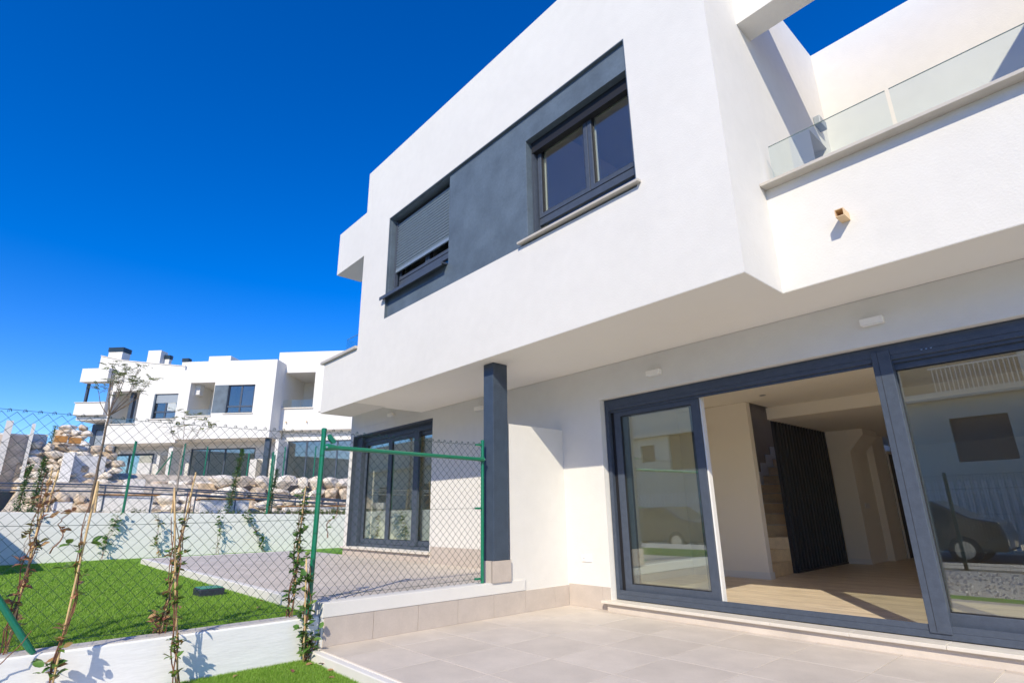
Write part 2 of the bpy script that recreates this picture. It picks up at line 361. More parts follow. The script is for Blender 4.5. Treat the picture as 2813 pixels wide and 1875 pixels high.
# dark panel around the two upper windows
P = 'dark_plaster'
obj('dark_panel', MB().wall((-8.078, -2.842), (4.372, 6.288), [(-8.066, -6.27, 4.74, 6.276), (-4.52, -2.854, 4.425, 5.912)], Yf, 4.352, 4.66), P, H, bevel=.003)
obj('panel_trim', MB().ring(-8.09, -2.83, 4.36, 6.30, .0118, 4.3115, 4.66), P, H)
def casement(x0, x1, z0, z1, yw, zt, name='window', cx=None):
    """two upper casements over a fixed bottom light, all in metal"""
    f = obj(name, MB().ring(x0, x1, z0, z1, .05, yw, yw + .09), 'anthracite_metal', H, bevel=.003)
    cx = cx or (x0 + x1) / 2
    obj('transom', B(x0 + .05, x1 - .05, yw - .012, yw + .07, zt - .04, zt + .055), 'anthracite_metal', f, bevel=.003)
    for a, b in ((x0 + .05, cx), (cx, x1 - .05)):
        obj('sash', MB().ring(a + .003, b - .003, zt + .058, z1 - .052, .062, yw - .022, yw + .05), 'anthracite_metal', f, bevel=.006)
        obj('glazing_bead', MB().ring(a + .065, b - .065, zt + .12, z1 - .114, .012, yw - .008, yw + .02), 'rubber', f)
        obj('pane', B(a + .06, b - .06, yw + .012, yw + .018, zt + .115, z1 - .11), 'window_glass', f)
        obj('sunlit_reveal', MB().ring(a + .03, b - .03, zt + .08, z1 - .08, .05, yw + .052, yw + .062), 'sunlit_reveal_tone', f)  # pale ring painted as the sunlit inner reveal round the pane
    obj('pane', B(x0 + .05, x1 - .05, yw + .012, yw + .018, z0 + .05, zt - .04), 'window_glass', f)
    return f
W1 = casement(-4.52, -2.854, 4.425, 5.912, 4.535, 4.72, cx=-3.60)
for xx in (-4.515, -4.495): obj('shutter_guide', B(xx, xx + .012, 4.45, 4.53, 4.46, 5.905), 'anthracite_metal', W1)
obj('shutter_box', B(-4.50, -2.86, 4.44, 4.53, 5.745, 5.908), 'rubber', W1, bevel=.004)
obj('window_sill', MB().prism([(4.245, 4.382), (4.245, 4.412), (4.50, 4.430), (4.50, 4.40)], 'x', -4.62, -2.775), 'coping_stone', H, bevel=.003)
W2 = casement(-8.066, -6.27, 4.78, 6.276, 4.545, 5.04, cx=-7.12)
# rolled down shutter: one slat after another
sp = None; zz = 5.30
n = 0
while zz < 6.20:
    if sp is None:
        sp = obj('shutter_slat', MB().prism([(4.476, 0), (4.458, .006), (4.450, .020), (4.458, .034), (4.476, .039), (4.481, .02)], 'x', -8.03, -6.29), 'shutter_grey', W2, loc=(-7.16, 4.468, 0))
        sp.location = Vector((-7.16, 4.468, zz)) - wloc(W2)
    else: dup(sp, Vector((-7.16, 4.468, zz)) - wloc(W2), parent=W2)
    zz += .0535; n += 1
obj('slat_gap_dark', B(-8.02, -6.30, 4.482, 4.486, 5.30, 6.27), 'rubber', W2)  # dark sheet added so the gaps between the slats read as shaded
obj('shutter_bottom_rail', B(-8.03, -6.29, 4.452, 4.484, 5.235, 5.296), 'shutter_grey', W2, bevel=.004)
obj('shutter_guide', B(-8.062, -8.022, 4.44, 4.50, 4.78, 6.27), 'anthracite_metal', W2, bevel=.002)
obj('shutter_guide', B(-6.30, -6.274, 4.44, 4.50, 4.78, 6.27), 'anthracite_metal', W2, bevel=.002)
obj('window_sill', MB().prism([(4.235, 4.700), (4.235, 4.757), (4.54, 4.781), (4.54, 4.76), (4.25, 4.738), (4.25, 4.700)], 'x', -8.16, -6.285), 'anthracite_metal', H)

# glass balustrades
def rail(x0, x1, y, z0, z1):
    obj('glass_edge', B(x0, x1, y, y + .012, z1 + .0003, z1 + .003), 'glass_edge', H)
    obj('glass_panel', B(x0, x1, y, y + .012, z0, z1), 'rail_glass', H, bevel=.001)
rail(-1.80, -.765, 5.15, 4.172, 4.665); rail(-.735, .62, 5.15, 4.172, 4.665); rail(.65, 1.14, 5.15, 4.172, 4.665)
obj('glass_channel', B(-1.84, 1.14, 5.135, 5.177, 4.171, 4.19), 'steel', H)
rail(-9.80, -9.03, 4.45, 4.10, 4.43); obj('glass_panel', B(-9.812, -9.8, 4.45, 4.95, 4.10, 4.43), 'rail_glass', H)
# drain spout
mb = MB().ring(-1.275, -1.205, 3.535, 3.605, .006, 4.90, 5.055)
obj('drain_spout', mb, 'yellow_pvc', H)
obj('wall_lamp_box', B(-1.8615, -1.78, 7.08, 7.32, 5.98, 6.10), 'far_shutter', H, bevel=.01)

# column with tiled foot
cl = obj('column', B(-5.60, -5.40, 4.50, 4.745, .612, 3.056), 'column_paint', H, bevel=.006)
ft = obj('column_foot', B(-5.615, -5.412, 4.483, 4.757, .371, .610), 'grout', H)
obj('tile', B(-5.61, -5.40, 4.474, 4.4825, .372, .612), 'wall_tile', ft, bevel=.001)
obj('tile', B(-5.4115, -5.392, 4.474, 4.77, .372, .612), 'wall_tile', ft, bevel=.001)
# skirting tiles
def skirt(x0, x1, z0, z1, step=.6, yy=YD):
    x = x0
    while x < x1 - .02:
        e = min(x + step, x1); obj('skirting_tile', B(x + .0015, e - .0015, yy - .010, yy - .0005, z0, z1), 'wall_tile', H, bevel=.001); x = e
skirt(XP + .012, -4.722, .001, .262, .56); 
skirt(-8.72, -5.63, .345, .615, .62); skirt(-12.15, -8.76, .345, .47, .62)
# stone sills of the ground openings
def sill(x0, x1, z, th, y0, y1, pieces):
    L = (x1 - x0) / pieces
    for i in range(pieces):
        obj('stone_sill', B(x0 + i * L + .001, x0 + (i + 1) * L - .001, y0, y1, z - th, z), 'cream_stone', H, bevel=.004)
obj('step_riser', B(-4.74, 1.4, 5.748, 5.797, .0005, .0895), 'beige_tile', H)
sill(-4.80, 1.4, .120, .030, 5.70, 6.0, 9); sill(-12.20, -8.71, .518, .040, 5.74, 6.02, 2)

# sliding door of the near house
A = 'anthracite_metal'
def leaf(parent, x0, x1, z0, z1, y, st=.10, bt=.095, name='door_leaf', glass='door_glass', th=.05, panes=2):
    l = obj(name, MB().wall((x0, x1), (z0, z1), [(x0 + st, x1 - st, z0 + bt, z1 - .085)], Yf, y, y + th), A, parent, bevel=.004)
    obj('gasket', MB().ring(x0 + st - .001, x1 - st + .001, z0 + bt - .001, z1 - .084, .010, y + .012, y + th - .012), 'rubber', l)
    obj('pane', B(x0 + st, x1 - st, y + .019, y + .023, z0 + bt, z1 - .085), glass, l)
    if panes > 1: obj('pane', B(x0 + st, x1 - st, y + .034, y + .038, z0 + bt, z1 - .085), glass, l)
    return l
D = obj('sliding_door', MB().ring(-4.712, 1.335, .128, 2.598, .055, 5.90, 6.05), A, H, bevel=.003)
obj('head_track', B(-4.655, 1.28, 5.905, 6.045, 2.455, 2.542), A, D, bevel=.003)
for y in (5.897, 5.93): obj('track_lip', B(-4.68, 1.28, y, y + .012, 2.425 if y > 5.9 else 2.50, 2.545), A, D)
obj('shadow_gap', MB().box(-4.656, -4.604, 5.96, 6.04, .21, 2.454).box(-4.655, 1.27, 5.935, 5.96, .2055, .2075), 'rubber', D)  # dark strips laid in as the shade between frame, leaf and track
obj('floor_track', B(-4.655, 1.28, 5.912, 6.045, .184, .205), A, D, bevel=.002)
obj('threshold', B(-4.655, 1.28, 5.90, 5.911, .184, .232), A, D, bevel=.002)
leaf(D, -4.60, -3.345, .208, 2.45, 5.945)
leaf(D, -4.52, -3.42, .208, 2.45, 6.0, st=.085, panes=1)
obj('sunlit_edge', B(-3.343, -3.325, 5.97, 6.04, .21, 2.45), 'lamp_white', D)  # white strip painted as sunlight along the edge of the leaf
mu = obj('mullion', MB().box(-1.487, -1.335, 5.885, 6.04, .17, 2.548), A, D, bevel=.004)
obj('mullion_seam', B(-1.437, -1.434, 5.8835, 5.887, .18, 2.545), 'rubber', mu)
leaf(D, -1.45, -.30, .208, 2.45, 5.96, st=.11, bt=.115)
leaf(D, -.32, 1.27, .208, 2.45, 5.985, st=.11, bt=.115)  # unseen leaf, door widened here to let more light into the room
for i in range(3): obj('screw_cap', MB().tube([(-1.09 + .035 * i, 5.904, 2.50), (-1.09 + .035 * i, 5.898, 2.50)], .008, 10), 'steel', D)

# neighbour's three-leaf window
N = obj('terrace_door', MB().ring(-12.02, -8.77, .522, 2.895, .06, 5.965, 6.055), A, H, bevel=.003)
obj('reveal_lining', B(-12.028, -12.015, 5.815, 5.964, .522, 2.895), A, N)
obj('reveal_lining', B(-12.014, -8.765, 5.815, 5.964, 2.875, 2.897), A, N)
obj('head_track', B(-11.96, -8.83, 5.955, 6.04, 2.74, 2.83), A, N, bevel=.003)
obj('post', B(-12.012, -11.75, 5.90, 6.0, .525, 2.87), A, N, bevel=.003)
leaf(N, -11.72, -10.58, .585, 2.74, 5.98); leaf(N, -10.62, -9.52, .585, 2.74, 5.975); leaf(N, -9.60, -8.85, .585, 2.74, 6.0, st=.05)
obj('stile', B(-9.62, -9.44, 5.95, 5.998, .585, 2.74), A, N, bevel=.003)

# ------------------------------------------------------------------ rooms of the near house
IP = 'interior_paint'
KF = 1.046
def KI(x, y, z): return Vector((x * KF, y * KF, 1.15 + (z - 1.15) * KF))
MB.dxf = staticmethod(KI)
fl = struct('room_floor', B(-5.3, 2.2, 5.766, 17, -.1, .140), 'grout')
pm = {}
for j in range(37):
    y0 = 5.776 + j * .2; off = (j * .47) % 1.2
    x = -5.28 - off
    while x < 1.98:
        a, b = max(x, -5.28), min(x + 1.2, 1.98)
        if b - a > .04:
            k_ = (round(b - a, 3), j % 2)
            if k_ not in pm: pm[k_] = obj('floor_plank', B(a + .0015, b - .0015, y0 + .0015, y0 + .1985, .1405, .165), 'wood_plank' if j % 2 else 'wood_plank_b', fl, loc=KI((a + b) / 2, y0 + .1, .14))
            else: dup(pm[k_], KI((a + b) / 2, y0 + .1, .14) - wloc(fl), parent=fl)
        x += 1.2
struct('rear_floor', B(-5.3, 2.2, 13.25, 16.9, .141, .165), 'wood_plank')
struct('interior_wall', B(-5.4, -5.302, 5.796, 17, -.1, 3.0), IP)
struct('interior_wall', B(2.0, 2.2, 5.796, 17, .166, 3.0), IP)
struct('interior_wall', B(-5.3, 2.0, 16.6, 16.8, .166, 3.0), IP)
struct('interior_wall', MB().box(-4.1, 2, 9.5, 9.62, 2.612, 2.81), IP)
struct('ceiling', MB().box(-5.3, -4.045, 5.796, 8.66, 2.812, 3.05).box(-4.045, 2.0, 5.796, 9.501, 2.812, 3.05), 'ceiling_paint')
struct('ceiling', B(-4.12, 2.0, 9.621, 16.6, 2.612, 3.05), 'ceiling_paint')
pw = struct('partition_wall', B(-5.3, -4.045, 8.66, 8.79, .166, 2.811), IP, bevel=.006)
obj('skirting_board', MB().box(-5.29, -4.045, 8.645, 8.659, .166, .262).box(-4.044, -4.03, 8.645, 8.80, .166, .262), 'lamp_white', pw, bevel=.002)
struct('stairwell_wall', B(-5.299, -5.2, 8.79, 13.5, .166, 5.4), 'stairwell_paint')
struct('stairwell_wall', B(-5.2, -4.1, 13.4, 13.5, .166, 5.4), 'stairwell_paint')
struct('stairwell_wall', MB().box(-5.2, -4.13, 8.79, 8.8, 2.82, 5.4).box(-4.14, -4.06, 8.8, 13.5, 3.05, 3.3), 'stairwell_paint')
ST = thing('staircase', 'tiled staircase climbing behind the dark slatted panel inside the room', 'staircase', (-4.6, 9.2, .166))
P1 = [(-4.09, 8.80), (-4.17, 9.78), (-5.19, 9.78), (-5.19, 8.80)]
def step(poly, zt): obj('stair_step', MB().prism(poly, 'z', .166, zt), 'stair_tile', ST, bevel=.006)
step(P1, .35); step([(-4.60, 8.80), (-4.17, 9.77), (-5.19, 9.77), (-5.19, 8.80)], .53)
step([(-5.19, 9.2), (-4.17, 9.765), (-5.19, 9.765)], .71)
for k in range(11): step([(-5.19, 9.77 + .27 * k), (-4.17, 9.77 + .27 * k), (-4.17, 9.77 + .27 * (k + 1)), (-5.19, 9.77 + .27 * (k + 1))], .71 + .18 * k)
for k in range(1, 11): obj('stair_nosing', B(-5.19, -4.17, 9.77 + .27 * k - .025, 9.77 + .27 * k + .02, .71 + .18 * k + .001, .71 + .18 * k + .016), 'cream_stone', ST, bevel=.004)
for k in range(1, 11): obj('stair_skirting', MB().box(-5.19, -5.165, 9.77 + .27 * k - .02, 9.77 + .27 * k + .27, .71 + .18 * k, .71 + .18 * k + .27), 'lamp_white', ST)
obj('stringer', MB().box(-4.17, -4.152, 9.765, 9.80, .166, .74), 'lamp_white', ST)
SP = thing('slatted_panel', 'dark vertical slatted screen beside the staircase in the room', 'screen', (-4.13, 10.9, .166))
obj('backing_board', B(-4.165, -4.14, 9.80, 12.05, .166, 2.611), 'slat_lacquer', SP)
obj('end_post', B(-4.168, -4.115, 9.76, 9.80, .166, 2.81), 'slat_lacquer', SP)
obj('base_rail', B(-4.139, -4.095, 9.80, 12.05, .166, .20), 'slat_lacquer', SP)
s0 = None; y = 9.81; 
while y < 11.99:
    if s0 is None: s0 = obj('slat', B(-4.1395, -4.085, y, y + .065, .201, 2.610), 'slat_lacquer', SP, bevel=.008, seg=2); z0 = wloc(s0).z - wloc(SP).z
    else: dup(s0, KI(-4.11225, y + .0325, .201) - wloc(SP), parent=SP)
    y += .132
struct('hall_wall', B(-4.1, -3.72, 12.06, 12.25, .166, 2.611), IP)
hw = struct('hall_wall', MB().box(-4.2, -3.74, 12.25, 13.1, .166, 2.611), IP)
struct('hall_bulkhead', MB().prism([(-3.72, 2.61), (-3.45, 2.61), (-3.45, 2.50), (-3.72, 2.20)], 'y', 12.07, 12.9), IP)
struct('hall_wall', B(-3.74, -3.62, 13.1, 13.9, .166, 2.611), IP)
struct('hall_wall', B(-3.73, -3.45, 14.7, 14.9, .166, 2.611), IP)
dr = obj('hall_door', B(-3.70, -3.60, 13.92, 14.68, .166, 2.25), 'slat_lacquer'); tag(dr, 'dark interior door at the end of the hall', 'door')
obj('door_frame', MB().wall((13.90, 14.70), (.166, 2.31), [(13.95, 14.65, 0, 2.25)], Xf, -3.615, -3.585), 'lamp_white', dr)
obj('skirting_board', MB().box(-4.1, -3.705, 12.045, 12.059, .166, .26), 'lamp_white', hw)
sw = obj('light_switch', B(-3.722, -3.712, 12.3, 12.55, 1.15, 1.24), 'socket_plastic'); tag(sw, 'pale double light switch on the hall wall', 'switch')
dl = obj('downlight', MB().tube([(-3.62, 8.35, 2.812), (-3.62, 8.35, 2.803)], .045, 20), 'steel'); tag(dl, 'small round recessed downlight in the living room ceiling', 'downlight')
MB.dxf = None
# neighbour's room
struct('neighbouring_room_floor', B(-12.1, -5.66, 6.03, 11, -.1, .54), 'wood_plank')
struct('neighbouring_room_wall', MB().box(-12.1, -12.0, 6.062, 11, .541, 3.3).box(-5.75, -5.65, 6.062, 11, .541, 3.3).box(-12, -5.6, 10.9, 11, .541, 3.3).box(-12, -5.6, 6.062, 10.9, 3.05, 3.3), IP)

# wall lamps, socket
def wlamp(x, z, label, w_=.19):
    o = obj('wall_lamp', B(x - w_ / 2, x + w_ / 2, YD - .075, YD - .002, z, z + .062), 'soffit_plaster', bevel=.004); tag(o, label, 'wall lamp', 'white wall lamps on the ground floor')
    obj('diffuser', B(x - w_ / 2 + .01, x + w_ / 2 - .01, YD - .075, YD - .012, z - .003, z - .0005), 'socket_plastic', o)
wlamp(-3.80, 2.765, 'small white box wall lamp above the left leaf of the open sliding door')
wlamp(-1.385, 2.785, 'white box wall lamp above the mullion of the sliding door')
wlamp(-10.28, 3.13, 'white wall lamp above the terrace door seen beyond the fence')
wlamp(-7.30, 2.83, 'white wall lamp half hidden behind the dark column')
so_ = obj('power_socket', B(-5.165, -5.0, YD - .012, YD - .0005, .54, .628), 'socket_plastic', bevel=.003); tag(so_, 'white double socket plate low on the wall beside the sliding door', 'socket')
obj('socket_face', B(-5.155, -5.085, YD - .015, YD - .0125, .55, .618), 'socket_plastic', so_, bevel=.001)
for dx in (-.012, .012): obj('socket_hole', MB().tube([(-5.12 + dx, YD - .0155, .584), (-5.12 + dx, YD - .0151, .584)], .0055, 8), 'rubber', so_)

# ------------------------------------------------------------------ party wall, low wall
pwall = obj('party_wall', MB().box(-5.62, -5.432, 4.79, YD - .001, .372, 2.275).box(-5.62, -5.432, 5.021, YD - .001, .2455, .372), WP)
tag(pwall, 'white rendered screen wall between the two terraces beside the dark column', 'wall')
lw = obj('low_wall', MB().box(-5.62, -5.422, 2.43, YD - .001, -.3, .245).box(-5.62, -5.412, 2.43, 5.02, .246, .3715), WP, bevel=.005)
tag(lw, 'low white terrace wall faced with beige tiles at its foot', 'wall')
js = [2.45, 2.961, 3.477, 3.99, 4.508, 5.011, 5.527, YD - .012]
for a, b in zip(js, js[1:]): obj('facing_tile', B(-5.4215, -5.409, a + .002, b - .002, .001, .243), 'wall_tile', lw, bevel=.001)
gw = obj('garden_wall', MB().box(-5.66, -5.46, -3.2, 2.425, -.3, .258), 'board_marked_concrete', bevel=.012)
tag(gw, 'low white board-marked concrete garden wall under the wire fence', 'wall')
obj('raw_top', MB().box(-5.655, -5.475, -3.2, 2.42, .2585, .264), 'raw_render', gw)
# far retaining wall
fw = obj('retaining_wall', MB().prism([(-6, -.3), (10.5, -.3), (10.5, 1.16), (8, 1.19), (0, 1.335), (-6, 1.44)], 'x', -16.82, -16.6), 'board_marked_concrete', bevel=.01)
tag(fw, 'long white concrete retaining wall at the far end of the lawn', 'wall')
bw = obj('boundary_wall', MB().box(-16.58, -12.5, -1.55, -1.35, .24, 2.20), WP); tag(bw, 'white wall end just outside the left edge, shading the lawn corner', 'wall')

# ------------------------------------------------------------------ chain link fence
FX = -5.50
def chain(y0, y1, zb, zt, name, parent, sag=0, seed=0):
    rgn = random.Random(seed); mb = MB(); hw_, hh = .0435, .0455
    nw = int(round((y1 - y0) / hw_)); hw_ = (y1 - y0) / nw; nz = int((zt - zb) / hh); hh = (zt - zb) / nz
    nod = {}
    def node(i, j):
        if (i, j) not in nod:
            s = math.sin(math.pi * i / nw) * sag * (j / nz)
            nod[(i, j)] = (FX + rgn.uniform(-.003, .003) + .012 * math.sin(i * .21) * math.sin(j * .17), y0 + i * hw_ + rgn.uniform(-.002, .002), zb + j * hh - s + rgn.uniform(-.0015, .0015))
        return nod[(i, j)]
    for i in range(nw):
        pts = []
        for j in range(nz + 1):
            k = i + ((i + j) % 2)
            n_ = node(k, j); o_ = .0022 * (1 if j % 2 else -1); pts.append((n_[0] + o_, n_[1], n_[2]))
        mb.tube(pts, .0022, 4, cap=False)
    for i in range(nw + 1):   # knuckles on top, barbs below
        if (i + nz) % 2 == 1:
            n_ = node(i, nz); x, y, z = n_
            mb.tube([(x - .004, y - .012, z - .004), (x - .003, y - .010, z + .017), (x, y, z + .024), (x + .003, y + .010, z + .015), (x + .004, y + .011, z)], .0022, 4, cap=False)
            mb.tube([(x, y - .004, z - .002), (x, y + .002, z + .018), (x, y + .009, z + .006)], .0022, 4, cap=False)
    return obj(name, mb, 'green_wire', parent)
def post(y, z0, z1, parent, x=FX, r=.024, name='post', cap=True):
    p = obj(name, MB().tube([(x, y, z0), (x, y, z1)], r, 18), 'green_paint', parent, smooth=False)
    if cap: obj('post_cap', MB().tube([(x, y, z1 - .03), (x, y, z1 + .006), (x, y, z1 + .012)], [r + .002, r + .002, r * .6], 18), 'green_paint', p)
    return p
def strap(y, z, parent):
    obj('wire_clip', MB().box(FX - .018, FX + .02, y - .05, y + .035, z - .012, z + .012), 'green_paint', parent, bevel=.004)
F1 = thing('chain_link_fence', 'green chain-link fence section between the two posts on the terrace wall', 'fence', (FX, 3.4, .37))
post(2.33, .26, 2.0, F1); post(4.405, .37, 2.03, F1, r=.021)
obj('top_rail', MB().tube([(FX + .03, 2.335, 1.815), (FX + .03, 2.37, 1.817), (FX + .03, 2.47, 1.817), (FX + .03, 4.30, 1.797), (FX + .03, 4.40, 1.796)], [.03, .038, .023, .023, .03], 14), 'green_paint', F1)
obj('rail_bolt', MB().tube([(FX + .045, 2.345, 1.815), (FX + .068, 2.345, 1.815)], .011, 8), 'steel', F1)
obj('rail_bolt', MB().tube([(FX + .045, 4.40, 1.796), (FX + .06, 4.40, 1.796)], .009, 8), 'steel', F1)
chain(2.345, 4.395, .385, 1.985, 'wire_mesh', F1, sag=.01, seed=1)
for z in (1.975, 1.215, .425): 
    obj('tension_wire', MB().tube([(FX - .004, 2.34, z), (FX - .004, 3.3, z - .008), (FX - .004, 4.40, z)], .0019, 5), 'green_wire', F1); strap(4.345, z, F1)
obj('wire_tensioner', MB().prism([(2.37, 1.945), (2.40, 1.955), (2.46, 1.895), (2.455, 1.865), (2.425, 1.86), (2.38, 1.905)], 'x', FX - .012, FX + .016), 'green_paint', F1, bevel=.004)
F2 = thing('chain_link_fence', 'longer green chain-link fence run left of the corner post above the concrete garden wall', 'fence', (FX, 0, .26))
post(-.62, .26, 2.0, F2); post(-3.0, .26, 2.0, F2)
chain(-3.0, 2.315, .30, 1.955, 'wire_mesh', F2, sag=.03, seed=2)
for z in (1.945, 1.12, .33): obj('tension_wire', MB().tube([(FX - .004, -3.0, z), (FX - .004, -.6, z), (FX - .004, .8, z - .012), (FX - .004, 2.32, z)], .0019, 5), 'green_wire', F2)
obj('brace', MB().tube([(FX + .02, -.60, 1.68), (FX + .02, .335, .30), (FX + .02, .365, .262)], [.022, .022, .017], 14), 'green_paint', F2)
for k in range(4): obj('wire_tie', MB().tube([(FX, 2.33, .62 + k * .37), (FX, 2.33, .626 + k * .37)], .026, 14), 'green_wire', F1)

# ------------------------------------------------------------------ valve box
vb = obj('valve_box', MB().box(-8.13, -7.82, 1.96, 2.24, .243, .335), 'black_plastic', bevel=.012); tag(vb, 'dark valve box with a green lid set in the lawn by the kerb', 'valve box')
obj('lid', B(-8.115, -7.835, 1.975, 2.225, .3355, .345), 'lid_green', vb, bevel=.004)
obj('lid_ring', MB().tube([(-7.975 + .012 * math.cos(t), 2.10, .362 + .016 * math.sin(t)) for t in [k * .63 for k in range(11)]], .002, 5), 'steel', vb)

# ------------------------------------------------------------------ leaves and climbers
def leaf_mesh(name, m, ln=1, wd=.62, fold=.16):
    pts = [(0, 0, 0), (.14, .36, .0), (.42, .5, .02), (.72, .36, .0), (1, 0, -.10)]
    v = [(0, 0, 0), (.14, 0, -.02), (.42, 0, -.03), (.72, 0, -.05), (1, 0, -.12)]
    vs = [Vector(p) * ln for p in v]
    L_ = [Vector((p[0], p[1] * wd, p[2] + fold * p[1])) * ln for p in pts[1:4]]; R_ = [Vector((p.x, -p.y, p.z)) for p in L_]
    vs += L_ + R_
    f = [(0, 1, 5), (1, 2, 6, 5), (2, 3, 7, 6), (3, 4, 7), (0, 8, 1), (1, 8, 9, 2), (2, 9, 10, 3), (3, 10, 4)]
    me = bpy.data.meshes.new(name); me.from_pydata([tuple(q) for q in vs], [], f); me.materials.append(M[m]); me.shade_smooth(); return me
LM = {m: leaf_mesh('leaf', m) for m in ('leaf_green', 'leaf_mixed', 'leaf_autumn')}
LV = [tuple(v.co) for v in LM['leaf_green'].vertices]; LF = [tuple(p.vertices) for p in LM['leaf_green'].polygons]
def add_leaf(mb, p, s, rot):
    Rm = rot; mb.add([tuple(Vector(p) + Rm @ (Vector(v) * s)) for v in LV], LF)
def rrot(rn, up=.4):
    return Matrix.Rotation(rn.uniform(0, 6.28), 3, 'Z') @ Matrix.Rotation(rn.uniform(-.9, up), 3, 'Y') @ Matrix.Rotation(rn.uniform(-.6, .6), 3, 'X')
def climber(label, base, z1, lean, cane=None, m='leaf_mixed', nleaf=60, size=.04, seed=0, spread=.05, zs=None, group=None, asparts=True, nst=3, cane_r=.007):
    rn = random.Random(seed); x, y, z0 = base
    P_ = thing('climbing_plant', label, 'plant', base, group)
    stems = []
    for k in range(nst):
        pts = []; ph = rn.uniform(0, 6.28)
        for i in range(15):
            t = i / 14; zz = z0 + (z1 - z0) * t * (1 - .1 * k)
            a = ph + t * 9; rr = .012 + .012 * rn.random() + spread * .25 * rn.random()
            pts.append((x + lean[0] * t + rr * math.cos(a), y + lean[1] * t + rr * math.sin(a), zz))
        stems.append(pts); obj('stem', MB().tube(pts, .0055, 5, r1=.0028), 'stem_brown', P_)
    # side shoots
    mb = MB(); spots = []
    for k in range(int(nleaf / 4.7)):
        st = rn.choice(stems); i = rn.randrange(1, 14) if not zs else min(13, max(1, int(rn.uniform(*zs) * 14)))
        p = Vector(st[i]).lerp(Vector(st[i + 1]), rn.random()); d = Vector((rn.uniform(-1, 1), rn.uniform(-1, 1), rn.uniform(-.2, 1))).normalized()
        L_ = rn.uniform(.3, 1) * spread * 1.6; q = p + d * L_ * .6; e = p + d * L_ - Vector((0, 0, .1 * L_))
        mb.tube([p, q, e], .0014, 3, cap=False); spots += [p, q, e, q.lerp(e, .5)]
    if mb.v: obj('twigs', mb, 'stem_brown', P_)
    fb = MB()
    for p in spots:
        s = size * 1.75 * rn.uniform(.5, 1.2)
        if asparts:
            o = bpy.data.objects.new('leaf', LM[m]); COL.objects.link(o); o.parent = P_; o.location = Vector(p) - Vector(base)
            o.rotation_euler = rrot(rn).to_euler(); o.scale = (s, s, s)
        else: add_leaf(fb, p, s, rrot(rn))
    if not asparts: stuff(obj('foliage', fb, m, P_, smooth=True))
    if cane:
        a, b = cane
        pts = [Vector(a).lerp(Vector(b), t / 6) + Vector((rn.uniform(-.004, .004), rn.uniform(-.004, .004), 0)) for t in range(7)]
        rr = [cane_r * (1.12 if i % 2 else .94) for i in range(7)]
        obj('cane', MB().tube(pts, rr, 8), 'cane', P_, smooth=True)
    return P_
G = 'climbing plants tied along the wire fence'
climber('climber with reddish leaves on a tan cane, leftmost behind the wire fence', (-5.60, .21, .26), 1.50, (.0, .02), ((-5.61, .22, .24), (-5.60, .245, 1.54)), 'leaf_autumn', 130, .036, 11, .06, group=G)
climber('climber on the long tan cane rising in front of the left concrete wall', (-5.31, .49, -.09), 1.28, (.0, .02), ((-5.30, .485, -.09), (-5.31, .515, 1.43)), 'leaf_mixed', 84, .046, 12, .06, group=G)
climber('thin climber on a tan cane in front of the wall, middle of the fence run', (-5.30, 1.26, -.09), 1.30, (0, -.2), ((-5.30, 1.27, -.09), (-5.31, 1.03, 1.39)), 'leaf_mixed', 110, .034, 13, .045, group=G)
climber('red and green leafed climber rooted behind the wall in the middle of the fence run', (-5.62, 1.17, .255), 1.50, (0, .06), ((-5.61, 1.16, .25), (-5.60, 1.235, 1.54)), 'leaf_mixed', 110, .036, 14, .06, group=G)
climber('bushy green climber just left of the corner post behind the wall', (-5.60, 2.19, .26), 1.38, (0, .03), ((-5.59, 2.215, .25), (-5.59, 2.225, 1.44)), 'leaf_green', 260, .034, 15, .055, group=G, nst=4)
climber('leafy green climber growing up in front of the corner post from the near lawn', (-5.36, 2.27, -.09), .82, (-.02, -.03), ((-5.34, 2.26, -.09), (-5.36, 2.21, .78)), 'leaf_green', 170, .042, 16, .055, group=G, nst=3)
climber('low reddish shoots at the foot of the wall behind the middle cane', (-5.63, 1.14, .255), .42, (0, .02), None, 'leaf_autumn', 70, .036, 17, .09, group=G)
climber('low leafy tuft at the lawn corner by the concrete wall end', (-5.40, 2.33, -.09), .12, (0, .02), None, 'leaf_green', 70, .036, 18, .08, group=G)
climber('few curled red leaves hanging in the wire mesh at the far left', (-5.47, .36, .92), 1.20, (0, .02), None, 'leaf_autumn', 10, .046, 19, .06, group=G, nst=1)
climber('thin vine with sparse leaves on the mesh at the lower left corner', (-5.40, .10, -.05), .42, (0, .2), None, 'leaf_green', 16, .05, 20, .08, group=G, nst=1)
climber('wispy vine trailing on the mesh just right of the corner post', (-5.49, 2.42, .95), 1.28, (0, .12), None, 'leaf_mixed', 12, .024, 21, .09, group=G, nst=1)
rn = random.Random(77)
for i, (x, y, z) in enumerate(((-5.2, 2.22, -.07), (-5.05, 2.05, -.07), (-4.7, 2.2, -.07), (-5.3, 1.7, -.07), (-6.9, 2.35, .27), (-6.4, 2.2, .27), (-5.12, 2.30, -.06), (-4.9, 2.28, -.07))):
    o = bpy.data.objects.new('fallen_leaf', LM['leaf_autumn']); COL.objects.link(o); o.location = (x, y, z); o.rotation_euler = (rn.uniform(-.4, .4), rn.uniform(-.4, .4), rn.uniform(0, 6.28)); o.scale = (.06, .06, .06)
    tag(o, 'small dry brown leaf on the raised lawn behind the wire fence by the kerb' if x < -5.7 else 'small dry brown leaf on the near lawn patch beside the kerb and concrete wall', 'leaf', 'dry leaves on the raised lawn' if x < -5.7 else 'dry leaves on the near lawn patch')
